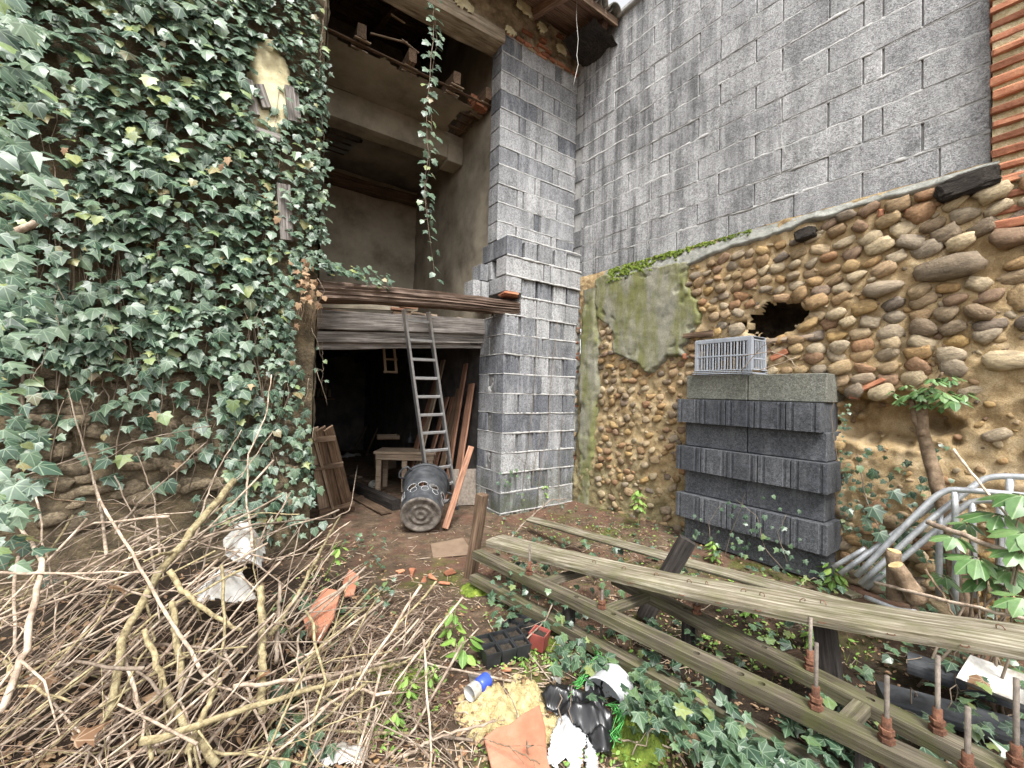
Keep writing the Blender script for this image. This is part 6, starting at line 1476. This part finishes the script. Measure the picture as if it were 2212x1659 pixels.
for i in range(230):
    pts, r_ = rand_stick(.3, .95, .0022, .0068)
    mt = 'bark' if i % 4 else 'lichen'
    branch('cut_branch', pts, r_ * .5, r_, mt, 'one of the many pale cut sticks heaped in the brush pile', group='loose sticks heaped in the brush pile', n=8, ns=6, twigs=1 if i % 3 == 0 else 0, wob=.007)
tw_ = MB()
for i in range(420):
    pts, r_ = rand_stick(.15, .6, .0008, .002); a, r = vine(pts, r_ * .5, r_, .007, 6); tw_.tube(a, r, 4, False)
for i in range(420):   # fine brown tangle spilling towards the path
    px, py = U(690, 960), U(1270, 1560); c = gp(px, py, U(.0, .05)); ph = U(0, 6.3); d = RT * math.cos(ph) + FW * math.sin(ph); L_ = U(.1, .3); s = Vector((-d.y, d.x, .1)) * U(-.3, .3) * L_
    a, r = vine([c - d * L_ / 2, c + s, c + d * L_ / 2 + Vector((0, 0, U(0, .03)))], .0008, .0018, .008, 6); tw_.tube(a, r, 4, False)
tag(tw_.build('fine_twigs', 'twig', None, True), 'tangle of fine brown twigs through the brush pile', 'twigs', None, 'stuff')

# ================================================================== LITTER AND GROUND COVER
def scatter(n, xr, yr, fn):
    out = []
    for i in range(n):
        px, py = U(*xr), U(*yr); p = gp(px, py, .004)
        if p.y > .25 and p.x < .0 and p.y > .5: continue
        if p.x > 1.05: continue
        q = fn(px, py, p)
        if q: out.append(q)
    return out
def flat(p, s, h=0): return (p + Vector((0, 0, h)), Vector((0, 0, 1)) + rv(.35), rv(1), s, R.randrange(2))
L = scatter(4200, (650, 2212), (1120, 1680), lambda px, py, p: flat(p, U(.008, .028), U(0, .01)))
L += scatter(1800, (-20, 850), (1100, 1680), lambda px, py, p: flat(p, U(.012, .035), U(0, .03)))
L += scatter(500, (1080, 1500), (1080, 1200), lambda px, py, p: flat(p, U(.01, .03), U(0, .01)))
tag(cloud('leaf_litter', L, OVAL, 'deadleaf'), 'brown leaf litter strewn over the yard soil', 'litter', None, 'stuff')
BL = [( gp(px, py, .02 + h), Vector((0, 0, 1)) + rv(.4), rv(1), s, R.randrange(4)) for px, py, h, s in ((680, 1350, .1, .07), (270, 1270, .25, .08), (310, 1200, .3, .08), (90, 1460, .2, .07), (560, 1460, .15, .06), (1475, 1560, .03, .09), (1095, 1467, .02, .05), (2125, 1470, .17, .07), (1930, 1045, .3, .07), (760, 1290, .05, .05), (480, 1420, .2, .07), (160, 1600, .2, .08), (350, 1500, .15, .07))]
for i, l in enumerate(BL): tag(put('fallen_leaf', lmesh('ivy', l[4], 'deadleaf'), None, None, leafm(l[0], l[1], l[2], l[3])), 'single curled brown fallen leaf lying on the litter', 'leaf', 'fallen brown leaves')
tb_ = MB()
for i in range(900):
    px, py = U(640, 1500), U(1130, 1660); p = gp(px, py, .006)
    if p.x > 1: continue
    an = U(0, 6.3); d = Vector((math.cos(an), math.sin(an), U(-.05, .15))); L_ = U(.02, .12); tb_.tube([p - d * L_ / 2, p + rv(.004), p + d * L_ / 2], U(.0008, .003), 4, False)
tag(tb_.build('twig_litter', 'bark', None, True), 'broken twigs strewn over the soil and path', 'twigs', None, 'stuff')
gr_ = MB()
for i in range(700):
    px, py = U(640, 1600), U(1120, 1660); p = gp(px, py, .002)
    if p.x > 1: continue
    a = U(.003, .012); me = STN[i % 14]; m = Matrix.Translation(p) @ Matrix.Rotation(U(0, 6), 4, 'Z') @ Matrix.Diagonal((a, a, a, 1)); gr_.add([m @ q.co for q in me.vertices], [list(q.vertices) for q in me.polygons])
o = tag(gr_.build('grit', 'cobble', None, True), 'grit and small stones scattered in the soil', 'gravel', None, 'stuff'); rndattr(o, len(gr_.v) // len(STN[0].vertices))
L = []
def cover(n, cx, cy, rx, ry, s, mat=None):
    for i in range(n):
        px, py = cx + R.gauss(0, rx), cy + R.gauss(0, ry); p = gp(px, py, U(.005, .03))
        if p.x > 1.0 or py > 1700: continue
        L.append((p, Vector((0, 0, 1)) + rv(.35), rv(1), s * U(.6, 1.4), R.randrange(2)))
for a in ((160, 1160, 1420, 60, 22, .016), (120, 900, 1500, 40, 50, .018), (160, 1350, 1620, 60, 40, .016), (260, 1560, 1370, 120, 35, .024), (200, 1700, 1420, 110, 40, .024), (160, 1200, 1130, 80, 20, .02), (140, 1400, 1150, 60, 25, .02), (120, 1300, 1200, 120, 25, .018), (90, 2120, 1300, 60, 30, .04), (60, 700, 1300, 40, 50, .02), (70, 820, 1560, 30, 50, .02), (130, 1130, 1330, 60, 40, .016), (100, 1100, 1660, 150, 30, .016), (90, 1620, 1260, 80, 20, .03)): cover(*a)
tag(cloud('ground_cover', L, OVAL, 'weed'), 'low bright green weeds and seedlings dotted over the ground', 'weeds', None, 'stuff')
g_ = MB()
for i in range(1500):   # grass and moss blades
    px, py = (R.gauss(1385, 55), R.gauss(1600, 28)) if i < 700 else ((R.gauss(880, 25), R.gauss(1480, 20)) if i < 900 else (U(1100, 1900), U(1130, 1480)))
    p = gp(px, py, .0)
    if i < 700: p.z += .05 * max(0, 1 - ((px - 1385) / 80) ** 2 - ((py - 1600) / 60) ** 2)
    if p.x > 1.0: continue
    h = U(.012, .03) if i < 900 else U(.02, .06); an = U(0, 6.3); d = Vector((math.cos(an), math.sin(an), 0)); t = Vector((-d.y, d.x, 0)); w_ = .0018
    g_.add([p - t * w_, p + t * w_, p + d * h * .6 + Vector((0, 0, h))], [(0, 1, 2)])
tag(g_.build('moss_blades', 'moss'), 'fine moss and grass blades over the damp soil', 'moss', None, 'stuff')
